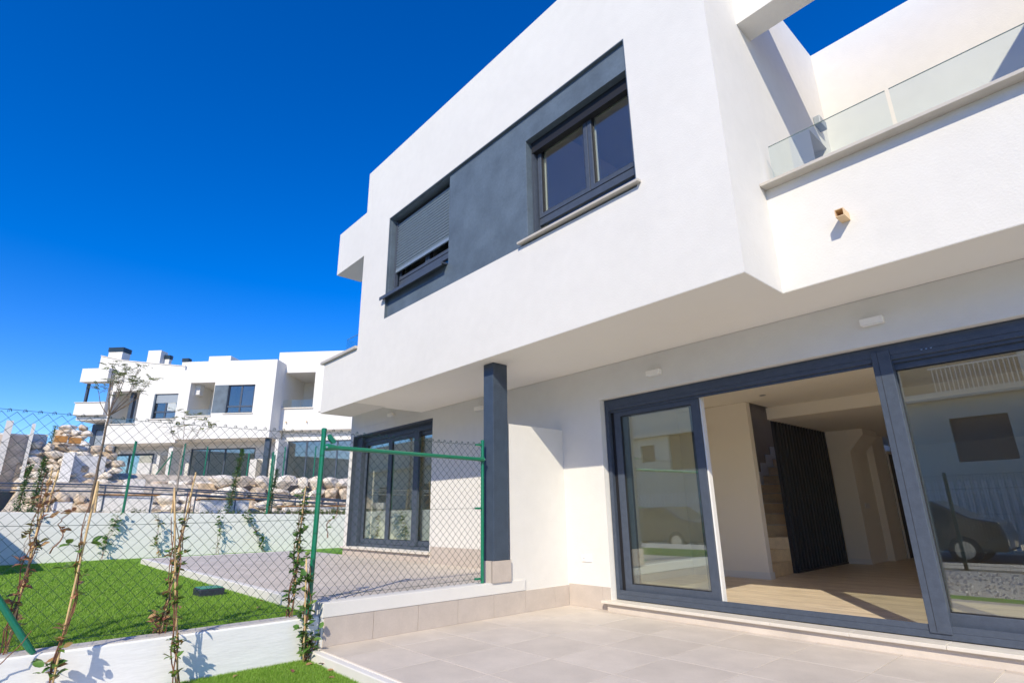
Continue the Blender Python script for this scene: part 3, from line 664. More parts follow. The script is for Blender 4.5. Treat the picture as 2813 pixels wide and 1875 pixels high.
# vines against the far wall
G2 = 'vines on the far retaining wall'
for i, (y0, dy, n, sd, lb) in enumerate(((1.93, .18, 90, 31, 'slanting green vine, second from the left on the far white wall'), (3.08, -.13, 60, 32, 'thin upright vine in the middle of the far white wall'),
        (4.42, -.04, 50, 33, 'sparse thin vine right of the middle on the far white wall'), (5.6, -.56, 110, 34, 'strongly slanting leafy vine, rightmost on the far white wall'), (.55, .05, 20, 35, 'faint bare vine, leftmost on the far white wall'))):
    climber(lb, (-16.47, y0, .25), 1.27, (-.05, dy), None, 'leaf_green' if i != 1 else 'leaf_mixed', n, .055, sd, .10, group=G2, asparts=False, nst=2)

# ------------------------------------------------------------------ hillside beyond the retaining wall
hs_ = MB()
prof = [(-16.84, 1.16), (-18, 1.22), (-19.4, 1.30), (-21.8, 1.35), (-22.9, 2.3), (-27, 2.5), (-27.8, 2.95), (-60, 3.0)]
ys = np.linspace(-14, 30, 89)
vs = []; fs = []
for i, (x, z) in enumerate(prof):
    for j, y in enumerate(ys): vs.append((x + .12 * noise.noise((x, y * .7, 3)), float(y), (z if y > .1 or i < 4 else 1.25) + (.10 * noise.noise((x * .6, float(y) * .8, 0)) if i > 0 else 0)))
n_ = len(ys)
for i in range(len(prof) - 1):
    for j in range(n_ - 1): fs.append((i * n_ + j, i * n_ + j + 1, (i + 1) * n_ + j + 1, (i + 1) * n_ + j))
struct('hillside', MB().add(vs, fs), 'soil', smooth=True)
# weeds on the strip
mb = MB(); rn = random.Random(5)
for i in range(700):
    x, y = rn.uniform(-18.8, -16.95), rn.uniform(-1, 9); z = 1.16 + (-x - 16.84) * .055; hgt = rn.uniform(.05, .24) * (1.3 if noise.noise((x, y, 0)) > .05 else .5)
    for k in range(7):
        a = rn.uniform(0, 6.28); l = Vector((math.cos(a) * .45, math.sin(a) * .45, 1)) * hgt * rn.uniform(.5, 1); s = .012
        mb.add([(x - s, y, z), (x + s, y, z), tuple(Vector((x, y, z)) + l)], [(0, 1, 2)])
        if k % 2: add_leaf(mb, Vector((x, y, z)) + l * .6, .05, rrot(rn))
tag(stuff(obj('ground_weeds', mb, 'weed')), 'green and yellow weeds on the soil strip above the far wall', 'weeds')

# rocks
def rockmesh(seed, m):
    bm = bmesh.new(); bmesh.ops.create_icosphere(bm, subdivisions=3, radius=1)
    rn = random.Random(seed * 7 + 1)
    planes = [(Vector((rn.gauss(0, 1), rn.gauss(0, 1), rn.gauss(0, 1))).normalized(), rn.uniform(.50, .80)) for _ in range(13)]
    for v in bm.verts:
        for n__, d in planes:
            k = v.co.dot(n__) - d
            if k > 0: v.co -= n__ * k * .93
        v.co += v.co.normalized() * (.10 * noise.noise(v.co * 1.7 + Vector((seed, 0, 0))) + .04 * noise.noise(v.co * 5 + Vector((0, seed, 0))))
    me = bpy.data.meshes.new('rock'); bm.to_mesh(me); bm.free(); me.materials.append(M[m]); return me
RM = [rockmesh(i, 'rock_white' if i % 3 else 'rock_tan') for i in range(9)]
def rock(parent, p, s, rn):
    o = bpy.data.objects.new('rock', rn.choice(RM)); COL.objects.link(o); o.parent = parent; o.location = Vector(p) - parent.location
    o.rotation_euler = (rn.uniform(-.22, .22), rn.uniform(-.15, .15), rn.choice((0, 3.14)) + rn.uniform(-.35, .35)); o.scale = s
def rockwall(label, x, y0, y1, z0, z1, sz, seed, lean=.3):
    rn = random.Random(seed); T = thing('boulder_wall', label, 'boulder wall', (x, (y0 + y1) / 2, z0))
    rows = max(1, round((z1 - z0) / (sz * .60)))
    obj('clay_bed', MB().prism([(x - .25, z0 - .2), (x - .28 - lean, z1 - sz * .45), (x - 1.4, z1 - sz * .45), (x - 1.4, z0 - .2)], 'y', y0 - .1, y1 + .1), 'clay_joint', T)
    for r in range(rows):
        y = y0 + (r % 2) * sz * .35 + rn.uniform(-.1, .1)
        zc = z0 + (r + .5) * (z1 - z0) / rows
        while y < y1:
            wd = sz * rn.uniform(.8, 1.55)
            rock(T, (x - lean * r / rows + rn.uniform(-.07, .07), y + wd / 2, zc + rn.uniform(-.03, .03)), (sz * .55, wd * .64, (z1 - z0) / rows * .66 * rn.uniform(.85, 1.12)), rn)
            y += wd * .98
    return T
rockwall('pale boulder wall below the far terrace doors, right beside the near house', -21.9, 5.3, 11.8, 1.35, 2.60, .60, 1)
rockwall('low course of pale boulders behind the ramp railing at left', -22.0, .4, 5.3, 1.3, 1.92, .48, 2)
rockwall('tall boulder wall with tan stones below the stepped house at far left', -27.0, .25, 3.0, 2.35, 3.95, .42, 3, .5)
rockwall('scree of tan boulders beside the leftmost balcony', -30.0, 1.25, 2.1, 3.9, 5.1, .42, 4, .8)
rockwall('single course of boulders behind the white planters on the right', -20.4, 6.2, 11, 1.2, 1.66, .42, 6, .1)
rockwall('loose low boulders below the terrace of the distant stepped house', -24.0, 3.2, 8.0, 2.0, 2.5, .40, 8, .1)
# railing of the ramp
RL = thing('ramp_railing', 'long blue-grey double rail of the sloping footpath in front of the boulders', 'railing', (-19.5, 4.5, 1.3))
line = [(-3, 2.06, 1.90), (1.7, 2.08, 1.90), (4.0, 2.0, 1.82), (6.5, 1.88, 1.70), (9.4, 1.68, 1.50), (12, 1.50, 1.32)]
for k, h_ in ((1, 0), (2, 0)):
    obj('handrail', MB().tube([(-19.5, a[0], a[k]) for a in line], .022, 8), 'railing_blue', RL)
obj('handrail', MB().tube([(-19.3, a[0], a[1] - .07) for a in line], .014, 8), 'railing_blue', RL)
y = -2.5
while y < 11.5:
    z = np.interp(y, [a[0] for a in line], [a[1] for a in line]); obj('baluster', MB().tube([(-19.5, y, 1.25), (-19.5, y, z)], .02, 8), 'railing_blue', RL); y += 1.15
R2 = thing('ramp_railing', 'second lower blue-grey rail running above the white planter walls', 'railing', (-20.1, 8, 1.3))
for dz in (0, -.10): obj('handrail', MB().tube([(-20.1, 4.2, 1.98 + dz), (-20.1, 7.5, 1.78 + dz), (-20.1, 11, 1.60 + dz)], .018, 8), 'railing_blue', R2)
for y in (4.3, 6, 7.7, 9.3, 10.8): obj('baluster', MB().tube([(-20.1, y, 1.3), (-20.1, y, 1.98 - (y - 4.2) * .055)], .018, 8), 'railing_blue', R2)
def planter(y0, y1, z0, z1, label, x=-19.5, d=.7, cap=True):
    o = obj('planter_wall', B(x - d, x, y0, y1, z0 - .1, z1), 'white_paint', bevel=.01); tag(o, label, 'wall', 'white planter walls on the slope')
    if cap: obj('cap_strip', B(x - d - .02, x + .03, y0 - .03, y1 + .15, z1 + .001, z1 + .03), 'rust_brown', o)
planter(2.0, 3.3, 1.25, 1.80, 'white planter block with rust-brown cap left of the middle of the slope')
planter(4.56, 5.98, 1.2, 1.69, 'white planter block with rust-brown cap behind the thick green climber')
planter(7.3, 9.4, 1.15, 1.48, 'long white planter block with rust-brown cap near the house column')
planter(2.66, 3.15, 1.8, 2.30, 'small white block standing above the left planter', x=-20.3, cap=False, d=.5)
planter(1.05, 1.45, 1.3, 1.62, 'small white meter block with dark opening at left', x=-19.6, cap=False, d=.4)

# second fence on the retaining wall, saplings and climbers
F3 = thing('garden_fence', 'distant green mesh fence standing on the far retaining wall', 'fence', (-17, 4, 1.25))
for y, zt in ((-.9, 3.0), (2.28, 3.05), (5.72, 2.98), (9.0, 2.9)): post(y, 1.15, zt, F3, x=-17.0, r=.03, cap=False)
post(5.86, 1.2, 2.93, F3, x=-17.25, r=.02, cap=False)
mb = MB(); pitch = .09
for i in range(-12, 120):
    y = -.9 + i * pitch
    for sgn in (1, -1):
        ya, yb = (y, y + 1.5 * sgn)
        za, zb_ = 1.35, 2.85
        lo, hi = -.9, 9.0
        a, b = Vector((-17, ya, za)), Vector((-17, yb, zb_))
        def clip(p, q):
            if p.y < lo and q.y < lo or p.y > hi and q.y > hi: return None
            for e in (lo, hi):
                if (p.y - e) * (q.y - e) < 0:
                    t = (e - p.y) / (q.y - p.y); c = p.lerp(q, t)
                    if (p.y < lo or p.y > hi): p = c
                    else: q = c
            return p, q
        c = clip(a, b)
        if c: mb.tube(c, .0016, 3, cap=False)
obj('wire_mesh', mb, 'green_wire', F3)
for z in (1.35, 2.1, 2.85): obj('tension_wire', MB().tube([(-17, -.9, z), (-17, 9, z)], .003, 4), 'green_wire', F3)
# upper terrace fence in front of the far houses
F4 = thing('garden_fence', 'green mesh fence with a diagonal brace in front of the far terrace doors', 'fence', (-26, 8, 2.6))
U_ = Vector((.7056, .7086, 0)); O_ = Vector((-34.288, 11.191, 0)); N_ = Vector((-.7086, .7056, 0))
def FH(u, w_, z): return O_ + U_ * u + N_ * w_ + Vector((0, 0, z))
for u, zt in ((-10.9, 4.8), (-8.2, 4.6), (-4.2, 4.7), (-3.5, 5.1), (-2.2, 4.9), (.2, 4.5), (2.2, 4.8), (3.9, 4.8)):
    obj('post', MB().tube([FH(u, -2.4, 2.5), FH(u, -2.4, zt)], .035, 8), 'green_paint', F4)
obj('brace', MB().tube([FH(-5.3, -2.4, 2.9), FH(-4.25, -2.4, 4.4)], .03, 8), 'green_paint', F4)
mb = MB()
for i in range(150):
    u = -11 + i * .1
    for sg in (1, -1): mb.tube([FH(u, -2.4, 3.0), FH(u + sg * 1.5, -2.4, 4.5)], .0022, 3, cap=False)
obj('wire_mesh', mb, 'green_wire', F4)
for z in (3.0, 4.5): obj('tension_wire', MB().tube([FH(-11, -2.4, z), FH(4, -2.4, z)], .006, 4), 'green_wire', F4)

def column_vine(label, p, h_, r, n, seed, lean=(0, 0), m='leaf_green'):
    rn = random.Random(seed); T = thing('columnar_climber', label, 'plant', p, 'dark green columns of climber on the far slope')
    obj('stem', MB().tube([(p[0], p[1], p[2]), (p[0] + lean[0], p[1] + lean[1], p[2] + h_)], .012, 6), 'stem_brown', T)
    fb = MB()
    for i in range(n):
        t = rn.random(); a = rn.uniform(0, 6.28); rr = r * math.sqrt(rn.random()) * (1.1 - .55 * t) * (1 + .35 * math.sin(t * 23 + seed))
        add_leaf(fb, (p[0] + lean[0] * t + rr * math.cos(a), p[1] + lean[1] * t + rr * math.sin(a), p[2] + h_ * t), rn.uniform(.03, .065), rrot(rn))
    stuff(obj('foliage', fb, m, T))
column_vine('thick dark green climber column right of centre on the far slope', (-17.15, 4.72, 1.22), 1.8, .12, 1100, 1, (0, .18))
column_vine('narrow green climber beside the green fence post on the far slope', (-17.15, 5.82, 1.22), 1.3, .09, 600, 2, (0, .12))
column_vine('dark green climber column, second from the left on the far slope', (-17.15, .54, 1.3), 1.28, .12, 900, 3, (0, .03))
column_vine('dark green climber column, leftmost on the far slope', (-17.15, .30, 1.35), 1.05, .09, 600, 4, (0, .04))
column_vine('short climber column far left up by the stairwell', (-27.5, .95, 3.7), .9, .12, 400, 5, (.1, .05))

RV = Vector(r_); UP = Vector((0, 0, 1))
def spray(fb, p, d, rn, L_=.22, m=1):
    """feathery compound leaf"""
    d = d.normalized(); s = d.cross(UP).normalized() if abs(d.z) < .95 else Vector((1, 0, 0))
    for k in range(7):
        t = (k + 1) / 7; q = p + d * L_ * t + Vector((0, 0, -.05 * t * t))
        for sg in (-1, 1):
            e = (s * sg * .8 + d * .5 + Vector((0, 0, rn.uniform(-.25, .15)))).normalized()
            n__ = e.cross(d).normalized(); w_ = n__.cross(e) * .014
            l = .07 * (1.1 - .5 * t) * rn.uniform(.8, 1.2)
            fb.add([tuple(q), tuple(q + e * l * .5 + w_), tuple(q + e * l), tuple(q + e * l * .5 - w_)], [(0, 1, 2, 3)])
def sapling(label, base, zc, tips, seed, r, leafm, nsp, stake=None, trunk='bark'):
    rn = random.Random(seed); T = thing('sapling', label, 'tree', base)
    b = Vector(base); c = Vector((base[0], base[1], zc))
    pts = [b.lerp(c, t / 8) + Vector((rn.uniform(-.012, .012), rn.uniform(-.012, .012), 0)) for t in range(9)]
    obj('trunk', MB().tube(pts, r, 9, r1=r * .62), trunk, T, smooth=True)
    bb = MB(); fb = MB()
    for (a, z, dp) in tips:
        e = c + RV * a + UP * z + Vector((-.7, .64, 0)) * dp
        mid = c + RV * a * .72 + UP * z * .45 + Vector((-.7, .64, 0)) * dp * .6
        q = [c + (mid - c) * t * (1 - t * .0) for t in (0, .5, 1)] + [mid.lerp(e, .35) + UP * .02, mid.lerp(e, .7) + UP * .02, e]
        q = [v + Vector((rn.uniform(-.02, .02), rn.uniform(-.02, .02), 0)) if i else v for i, v in enumerate(q)]
        bb.tube(q, r * .34, 6, r1=.004, cap=False)
        for k in range(3):
            t0 = rn.uniform(.45, .9); s0_ = q[3].lerp(q[4], t0); dd = Vector((rn.uniform(-1, 1), rn.uniform(-1, 1), rn.uniform(.2, 1.2))).normalized(); s1_ = s0_ + dd * rn.uniform(.12, .3)
            bb.tube([s0_, s0_.lerp(s1_, .5), s1_], .004, 4, r1=.002, cap=False)
            if rn.random() < nsp: 
                for h_ in range(2): spray(fb, s1_, Vector((rn.uniform(-1, 1), rn.uniform(-1, 1), rn.uniform(-.1, .5))), rn)
        for k in range(int(7 * nsp + rn.random())): spray(fb, e - (e - q[4]) * rn.random() * .6, Vector((rn.uniform(-1, 1), rn.uniform(-1, 1), rn.uniform(-.2, .5))), rn, rn.uniform(.14, .26))
    obj('branches', bb, trunk, T); stuff(obj('foliage', fb, leafm, T))
    if stake: obj('stake', MB().tube(stake, .022, 8), 'cane', T)
sapling('tall young tree with feathery leaves standing behind the far wall at left', (-17.0, 1.60, 1.22), 3.62,
        [(-.22, .95, .2), (-.28, .7, -.2), (.02, 1.15, .1), (.22, 1.32, 0), (.45, 1.38, .2), (.85, 1.02, .1), (.66, .88, -.2), (-.08, 1.42, -.1), (.36, .98, .3), (.5, .72, .2), (-.12, .6, .3), (.12, .9, -.3), (.3, 1.1, -.2)],
        3, .036, 'leaf_olive', .95, ((-17.0, 1.72, 1.2), (-16.98, 1.665, 2.02)))
sapling('small bare sapling with yellow leaves in front of the far terrace', (-17.0, 3.36, 1.22), 3.05,
        [(-.58, .70, .1), (-.3, .5, .1), (-.1, .9, 0), (.12, .85, .2), (.48, .66, 0), (.62, .45, .1), (.3, .4, .2), (-.4, .3, 0)], 4, .03, 'leaf_yellow', .6,
        ((-16.95, 3.33, 1.2), (-16.95, 3.31, 1.85)), trunk='bark_grey')
climber('small sapling tied to a tan stake left of the tall young tree', (-16.98, .82, 1.22), 2.0, (0, .05), ((-16.98, .80, 1.2), (-16.98, .86, 2.28)), 'leaf_autumn', 30, .07, 41, .12, asparts=False, cane_r=.02)

# ------------------------------------------------------------------ far houses
def fobj(name, mb, m, parent, bevel=0): return obj(name, mb, m, parent, bevel=bevel)
def FB(u0, u1, w0, w1, z0, z1): return MB(FH).box(u0, u1, w0, w1, z0, z1)
def FW(U, Z, holes, w0, w1): return MB(FH).wall(U, Z, holes, lambda u, v, t: (u, t, v), w0, w1)
def FK(w_):
    k = 1 + w_ / 32.19
    return lambda u, w, z: FH(16.26 + (u - 16.26) * k, w, 1.15 + (z - 1.15) * k)
def fwindow(par, u0, u1, z0, z1, w_, cols, transom=None, shutter=None, glass='far_glass', inner='sunlit_reveal_tone', fw_=.07):
    f = fobj('window', FW((u0, u1), (z0, z1), [(u0 + fw_, u1 - fw_, z0 + fw_, z1 - fw_)], w_, w_ + .1), A, par)
    for c in cols: fobj('mullion', FB(c - .05, c + .05, w_ + .01, w_ + .09, z0 + fw_, z1 - fw_), A, f)
    if transom: fobj('transom', FB(u0 + fw_, u1 - fw_, w_ - .005, w_ + .08, transom - .045, transom + .045), A, f)
    es = [u0 + fw_] + list(cols) + [u1 - fw_]
    for a, b in zip(es, es[1:]): fobj('pane', FB(a + .04, b - .04, w_ + .03, w_ + .04, z0 + fw_, z1 - fw_), glass, f)
    if shutter:
        z = shutter
        while z < z1 - fw_: fobj('shutter_slat', FB(u0 + fw_, u1 - fw_, w_ - .03 + .008, w_ - .004, z, z + .055), 'far_shutter', f); z += .06
    return f
R_ = thing('townhouse', 'distant white terraced house with projecting upper bay and square balcony opening', 'house', FH(-1, 3, 3))
fobj('bay_wall', FW((-5.8, -.03), (5.68, 10.5), [(-5.36, -3.82, 7.06, 9.15), (-2.97, -1.25, 7.2, 8.95)], 0, .3), WP, R_)
fobj('bay_coping', FB(-5.36, -3.80, -.06, .36, 7.03, 7.09), 'cream_stone', R_)
fobj('dark_panel', FB(-3.79, -2.97, -.012, .0, 7.23, 8.95), P, R_)
fwindow(R_, -2.97, -1.25, 7.2, 8.95, .10, (-2.12,), 7.62)
fobj('window_reveal', FB(-2.99, -2.93, .0, .1, 7.2, 8.95), P, R_)
fobj('window_sill', FB(-3.06, -1.2, -.06, .1, 7.14, 7.195), 'cream_stone', R_)
fobj('bay_side', FB(-.33, -.03, .302, 1.6, 5.68, 10.5), WP, R_)
fobj('recess_back', FB(-5.8, -3.3, 2.2, 2.35, 5.68, 9.8), WP, R_)
fobj('recess_side', FB(-3.82, -3.70, .301, 2.2, 5.68, 9.8), WP, R_)
fobj('recess_side', FB(-5.5, -5.36, .301, 2.2, 5.68, 9.8), WP, R_)
fobj('recess_ceiling', FB(-5.8, -3.6, .302, 2.2, 9.16, 9.3), WP, R_)
fobj('recess_floor', FB(-5.8, -3.6, .302, 2.2, 6.3, 6.5), WP, R_)
fobj('recess_box', FB(-5.36, -5.05, .5, .9, 8.5, 9.15), 'grey_paint', R_)
fobj('glass_panel', FB(-5.33, -3.85, .12, .14, 7.09, 7.50), 'rail_glass', R_)
fobj('bay_soffit', FB(-5.8, -.03, .302, 1.5, 5.681, 5.9), 'soffit_plaster', R_)
fobj('set_back_wall', FW((-.55, 4.9), (6.26, 11.3), [(-.02, 1.95, 7.62, 9.93)], 1.2, 1.5), WP, R_)
fobj('balcony_coping', FB(-.02, 2.0, 1.12, 1.5, 7.60, 7.67), 'cream_stone', R_)
fobj('glass_panel', FB(0.0, 1.10, 1.25, 1.27, 7.67, 8.18), 'rail_glass', R_); fobj('glass_panel', FB(1.13, 1.93, 1.25, 1.27, 7.67, 8.18), 'rail_glass', R_)
fobj('terrace_back', FB(-.5, 3, 4.2, 4.4, 6.3, 9.95), WP, R_); fobj('terrace_side', FB(1.96, 2.2, 1.5, 4.2, 6.3, 11), WP, R_); fobj('terrace_side', FB(-.4, -.05, 1.61, 4.2, 6.3, 10.5), WP, R_)
fobj('terrace_ceiling', FB(-.4, 2.0, 1.501, 4.2, 9.94, 10.1), WP, R_)
fobj('set_back_soffit', FB(-.03, 4.9, 1.501, 2.2, 6.261, 6.4), 'soffit_plaster', R_)
for u in (.37, 1.67): fobj('drain_spout', FB(u, u + .05, 1.05, 1.2, 6.72, 6.78), 'yellow_pvc', R_)
fobj('ground_wall', FW((-6.2, 4.9), (2.7, 5.68), [(-5.68, -1.53, 3.08, 5.28), (.47, 4.6, 3.2, 5.64)], 1.5, 1.75), WP, R_)
fobj('ground_wall_top', FB(-.03, 4.9, 1.7, 1.75, 5.681, 6.26), WP, R_)
fwindow(R_, -5.68, -1.53, 3.08, 5.28, 1.55, (-4.52, -3.48, -2.5)); fwindow(R_, .47, 4.6, 3.2, 5.64, 1.55, (1.68, 3.6))
fobj('column', FB(-.36, -.06, .25, .5, 2.9, 5.66), 'column_paint', R_)
fobj('screen_wall', FB(-1.48, -1.06, .9, 1.498, 2.9, 4.5), WP, R_); fobj('screen_wall', FB(.22, .42, .4, 1.498, 2.9, 5.62), WP, R_)
fobj('room_back', FB(-6.2, 4.9, 6.0, 6.2, 2.7, 10), 'interior_paint', R_); fobj('room_floor', FB(-6.2, 4.9, 1.76, 6, 2.7, 3.0), 'beige_tile', R_)
fobj('roof_block', FB(-5.75, -4.25, 2, 4, 9.8, 11.42), WP, R_); fobj('roof_slab', FB(-5.8, -.04, .301, 6, 9.95, 10.1), WP, R_)
fobj('upper_floor', FB(-5.8, 4.9, 2.36, 6, 5.9, 6.1), WP, R_)
L_ = thing('townhouse', 'distant white stepped house at far left with shuttered window and rooftop chimneys', 'house', FH(-9, 3, 3))
fobj('bay_wall', FW((-10.4, -5.801), (5.5, 9.98), [(-10.3, -8.55, 6.72, 8.74), (-7.59, -6.07, 6.96, 8.51)], .02, .3), WP, L_)
fwindow(L_, -7.59, -6.07, 6.96, 8.51, .14, (-6.83,), 7.40, 7.95)
fobj('window_reveal', FB(-7.60, -7.5, .02, .13, 6.96, 8.51), P, L_); fobj('window_sill', FB(-7.66, -6.0, -.05, .1, 6.90, 6.955), 'cream_stone', L_)
fobj('balcony_coping', FB(-10.35, -8.5, -.06, .34, 6.66, 6.715), 'cream_stone', L_)
fobj('column', FB(-9.5, -9.28, .5, .75, 6.5, 8.74), 'column_paint', L_)
fobj('glass_panel', FB(-10.2, -8.6, .2, .22, 6.72, 7.05), 'rail_glass', L_)
fobj('recess_back', FW((-10.4, -8.3), (5.5, 9.8), [(-10.0, -8.7, 7.9, 8.5)], 2.2, 2.35), WP, L_)
s_ = fobj('roller_shutter', FB(-10.0, -8.7, 2.21, 2.25, 7.9, 8.5), 'far_shutter', L_)
fobj('recess_side', FB(-8.55, -8.4, .301, 2.2, 5.6, 9.8), WP, L_); fobj('recess_ceiling', FB(-10.4, -8.5, .301, 2.2, 8.75, 8.9), WP, L_); fobj('recess_floor', FB(-10.4, -8.5, .301, 2.2, 6.1, 6.3), WP, L_)
fobj('bay_soffit', FB(-10.4, -5.8, .301, 1.5, 5.501, 5.7), 'soffit_plaster', L_)
fobj('ground_wall', FW((-11.4, -6.2), (2.7, 5.5), [(-10.88, -8.0, 3.08, 5.06)], 1.5, 1.75), WP, L_)
fwindow(L_, -10.88, -8.0, 3.08, 5.06, 1.55, (-9.66,), None, None, fw_=.12)
fobj('window_reveal', FB(-10.86, -10.5, 1.52, 1.55, 3.08, 5.06), A, L_)
fobj('screen_wall', FB(-7.08, -6.9, .5, 1.498, 2.9, 4.85), WP, L_); fobj('screen_wall', FB(-6.35, -6.1, .4, 1.498, 2.9, 5.3), WP, L_)
fobj('screen_wall', FB(-8.0, -7.2, .2, .35, 2.9, 4.35), WP, L_)
fobj('room_back', FB(-12.3, -6.2, 6.0, 6.2, 2.7, 10), 'interior_paint', L_); fobj('room_floor', FB(-11.4, -6.2, 1.76, 6, 2.7, 3.0), 'beige_tile', L_)
fobj('roof_slab', FB(-10.4, -5.8, .301, 6, 9.6, 9.8), WP, L_)
fobj('upper_wall', MB(FK(2)).prism([(-11.57, 9.5), (-5.9, 9.5), (-5.9, 10.20), (-9.93, 10.68), (-11.57, 11.05)], 'y', 2.0, 2.3), WP, L_)
fobj('upper_coping', MB(FK(2)).prism([(-11.57, 11.055), (-9.93, 10.685), (-5.9, 10.205), (-5.9, 10.25), (-9.93, 10.73), (-11.57, 11.1)], 'y', 1.95, 2.35), 'cream_stone', L_)
fobj('left_bay', FB(-12.36, -10.6, -.3, .3, 9.33, 10.18), WP, L_)
fobj('left_bay_back', FB(-12.0, -10.41, 1.6, 1.8, 7.2, 10.2), WP, L_); fobj('left_bay_side', FB(-10.75, -10.41, .302, 1.6, 7.2, 10.0), WP, L_)
fobj('left_roof', FB(-12.36, -10.6, .301, 2.0, 9.9, 10.15), WP, L_)
fobj('column', FB(-12.28, -12.16, .2, .35, 8.0, 9.4), 'column_paint', L_)
fobj('left_parapet', FB(-12.42, -10.5, -.2, .1, 7.26, 8.02), WP, L_); fobj('parapet_coping', FB(-12.46, -10.5, -.26, .14, 8.021, 8.06), 'cream_stone', L_)
fobj('left_floor', FB(-12.42, -10.4, .1, 2.0, 7.0, 7.4), WP, L_)
fobj('left_ground_wall', FB(-12.1, -10.4, 1.3, 1.5, 2.9, 7.1), WP, L_)
sh = fobj('dark_shutter_frame', FW((-12.15, -10.41), (4.6, 6.9), [(-11.85, -10.5, 4.6, 6.55)], 1.15, 1.299), A, L_)
z = 4.7
while z < 6.5: fobj('shutter_slat', FB(-11.85, -10.5, 1.2, 1.22, z, z + .075), 'far_shutter', sh); z += .082
def chimney(u, w_, z0, z1, wd, dark):
    c = fobj('chimney', MB(FK(w_)).box(u, u + wd, w_, w_ + wd * .8, z0, z1), WP, L_)
    if dark:
        for k in range(4): fobj('cowl_slat', MB(FK(w_)).box(u - .04, u + wd + .04, w_ - .04, w_ + wd * .8 + .04, z1 + .02 + k * dark / 4, z1 + k * dark / 4 + dark / 4), 'chimney_blue', c)
chimney(-11.12, 2.6, 9.9, 11.30, .92, .30); chimney(-8.50, 2.4, 9.7, 11.32, .85, 0); chimney(-7.38, 2.8, 9.7, 10.72, .34, .26); chimney(-6.15, 2.2, 9.5, 10.50, .36, .24)
# stairwell block at the very left
Q = thing('stairwell_building', 'grey tiled stairwell wall between two white fins at the far left edge', 'building', (-27.4, 0, 2))
obj('tiled_wall', B(-27.9, -27.6, -1.2, .32, 1.1, 4.24), 'grey_paint', Q); obj('tiled_wall_side', B(-27.9, -27.6, .42, .85, 1.6, 4.28), WP, Q)
obj('white_fin', B(-27.6, -27.0, -.42, -.22, 1.1, 4.63), WP, Q); obj('white_fin', B(-27.6, -27.0, .31, .41, 1.1, 4.58), WP, Q)
obj('garage_door', B(-27.59, -27.5, -1.2, .3, 1.1, 2.15), A, Q)
j0 = None
for a in range(8):
    obj('tile_course', B(-27.598, -27.594, -1.2, .31, 2.1 + a * .26, 2.1 + a * .26 + .25), 'wall_tile' if a % 2 else 'beige_tile', Q)
dw = obj('divider_wall', MB().box(-27.0, -26.6, 1.4, 1.72, 2.2, 3.55), 'white_paint'); tag(dw, 'white upright wall end in front of the tall boulder wall', 'wall')
dw = obj('divider_wall', MB().box(-27.2, -27.0, 1.72, 2.75, 2.2, 3.5), 'grey_paint'); tag(dw, 'broad side of the white wall end with its shade painted grey', 'wall')  # same white wall; its shaded side is a separate grey box
wd_ = obj('timber_planter', MB().box(-27.3, -27.0, 1.05, 1.42, 3.98, 4.2).box(-27.3, -27.0, 1.48, 1.85, 3.96, 4.16), 'rust_brown'); tag(wd_, 'rust-brown timber planter boards on top of the tall boulder wall', 'planter')

# ------------------------------------------------------------------ street side behind the camera (mirrored in the panes)
OB = thing('apartment_building', 'cream apartment building across the street mirrored in the door glass', 'building', (-6, -14.5, -.1))
wins = [(-4.5, -2.8, 2.7, 4.3), (-7.6, -6.0, 2.7, 4.3), (-16.6, -14.9, 3.2, 5.0), (-18.4, -17.5, 3.7, 4.6), (-12.5, -10.8, 2.7, 4.3), (0, 1.6, 2.7, 4.3), (-23, -20.5, 1.2, 3.6), (-28, -26, 1.2, 3.6), (-34, -31, 1.2, 3.6), (-41, -38, 1.0, 3.6), (-48, -46, 1.0, 3.6), (-56, -53, 1.0, 3.6)]
obj('wall', MB().wall((-75, 9), (-.1, 5.2), wins, Yf, -14.3, -14.0), 'opp_wall', OB)
obj('upper_wall', MB().wall((-75, 9), (5.2, 7.6), [(-6, -2.2, 5.5, 7.0)], Yf, -15.3, -15.0), 'opp_wall', OB)
obj('balcony_floor', B(-75, 9, -15, -13.6, 5.0, 5.19), 'opp_wall', OB)
for u0, u1, z0, z1 in wins: obj('window_shutter', B(u0, u1, -14.25, -14.18, z0, z1), 'opp_shutter', OB)
obj('dark_room', B(-6, -2.2, -15.5, -15.35, 5.5, 7.0), 'opp_shutter', OB)
b0 = None; x = -4.6
while x < -.9:
    if b0 is None: b0 = obj('baluster', B(x, x + .03, -13.65, -13.62, 5.2, 6.15), 'slat_white', OB)
    else: dup(b0, Vector((x + .015, -13.635, 5.2)) - wloc(OB), parent=OB)
    x += .14
obj('handrail', B(-4.7, -.8, -13.67, -13.6, 6.15, 6.2), 'slat_white', OB)
SF = thing('picket_fence', 'white vertical slat fence across the street behind the parked car', 'fence', (-6, -10, -.1))
b0 = None; x = -20
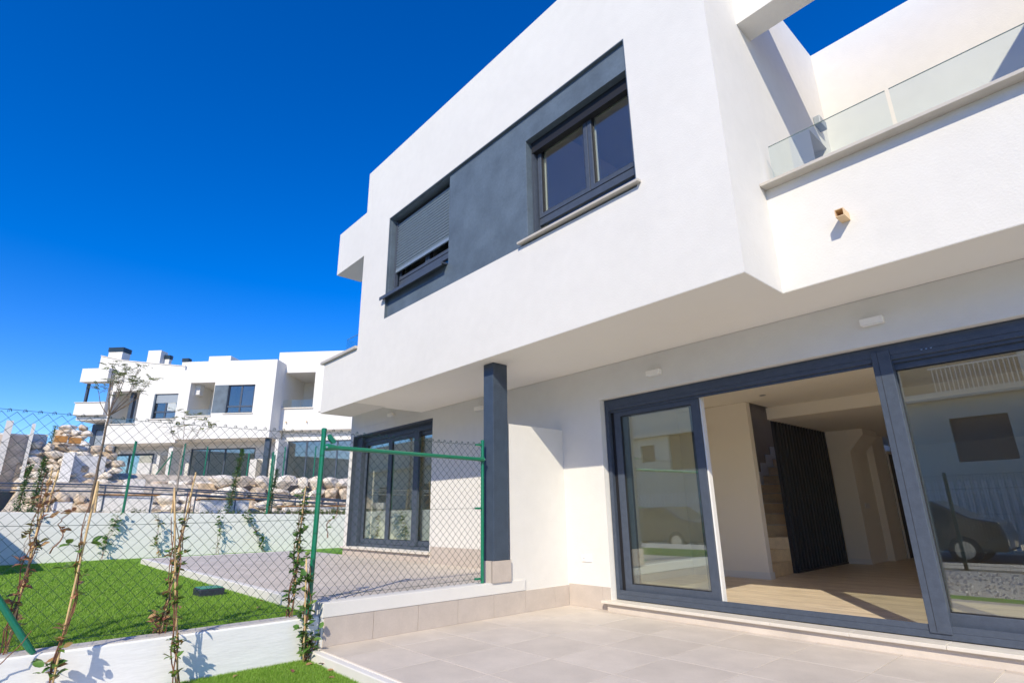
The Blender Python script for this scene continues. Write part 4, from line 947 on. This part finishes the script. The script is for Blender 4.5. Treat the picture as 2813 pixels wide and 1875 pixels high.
while x < 4:
    if b0 is None: b0 = obj('picket', B(x, x + .11, -10.03, -10, -.1, 1.9), 'slat_white', SF)
    else: dup(b0, Vector((x + .055, -10.015, -.1)) - wloc(SF), parent=SF)
    x += .20
obj('rail', B(-20, 4, -10.07, -10.035, 1.5, 1.6), 'slat_white', SF); obj('rail', B(-20, 4, -10.07, -10.035, .2, .3), 'slat_white', SF)
MF = thing('panel_fence', 'green welded wire panel fence along the street side of the gravel bed', 'fence', (0, -3, -.1))
mb = MB(); x = -5.4
while x < 6: mb.tube([(x, -2.95, -.05), (x, -2.95, 1.8)], .0022, 3, cap=False); x += .055
for z in (0, .5, 1.0, 1.5, 1.78): mb.tube([(-5.4, -2.96, z), (6, -2.96, z)], .004, 4, cap=False)
obj('wire_panel', mb, 'green_wire', MF)
for x in (-5.4, -2.9, -.4, 2.1, 4.6): obj('post', B(x - .03, x + .03, -3.0, -2.94, -.1, 1.85), 'green_wire', MF)
def car(x, y, label):
    C_ = thing('parked_car', label, 'car', (x, y, -.16), 'cars parked across the street')
    prof = [(-2.1, .30), (-2.12, .62), (-1.95, .88), (-1.15, .98), (-.55, 1.42), (.85, 1.46), (1.55, 1.05), (2.05, .95), (2.12, .6), (2.1, .30)]
    obj('body', MB().prism([(x + a, -.16 + b) for a, b in prof], 'y', y - .85, y + .85), 'car_paint', C_, bevel=.06, seg=3)
    obj('side_window', MB().prism([(x + a, -.16 + b) for a, b in [(-1.0, 1.0), (-.5, 1.36), (.8, 1.40), (1.35, 1.05)]], 'y', y + .851, y + .858), 'car_glass', C_)
    for dx in (-1.35, 1.3):
        for yy in (y - .87, y + .67):
            wh = obj('wheel', MB().tube([(x + dx, yy, .16), (x + dx, yy + .2, .16)], .32, 20), 'tyre', C_); obj('rim', MB().tube([(x + dx, yy + .195, .16), (x + dx, yy + .21, .16)], .2, 16), 'steel', wh)
car(-4.6, -6.2, 'black hatchback parked at the kerb nearest the gate'); car(-12.4, -6.2, 'black hatchback parked further left along the street')
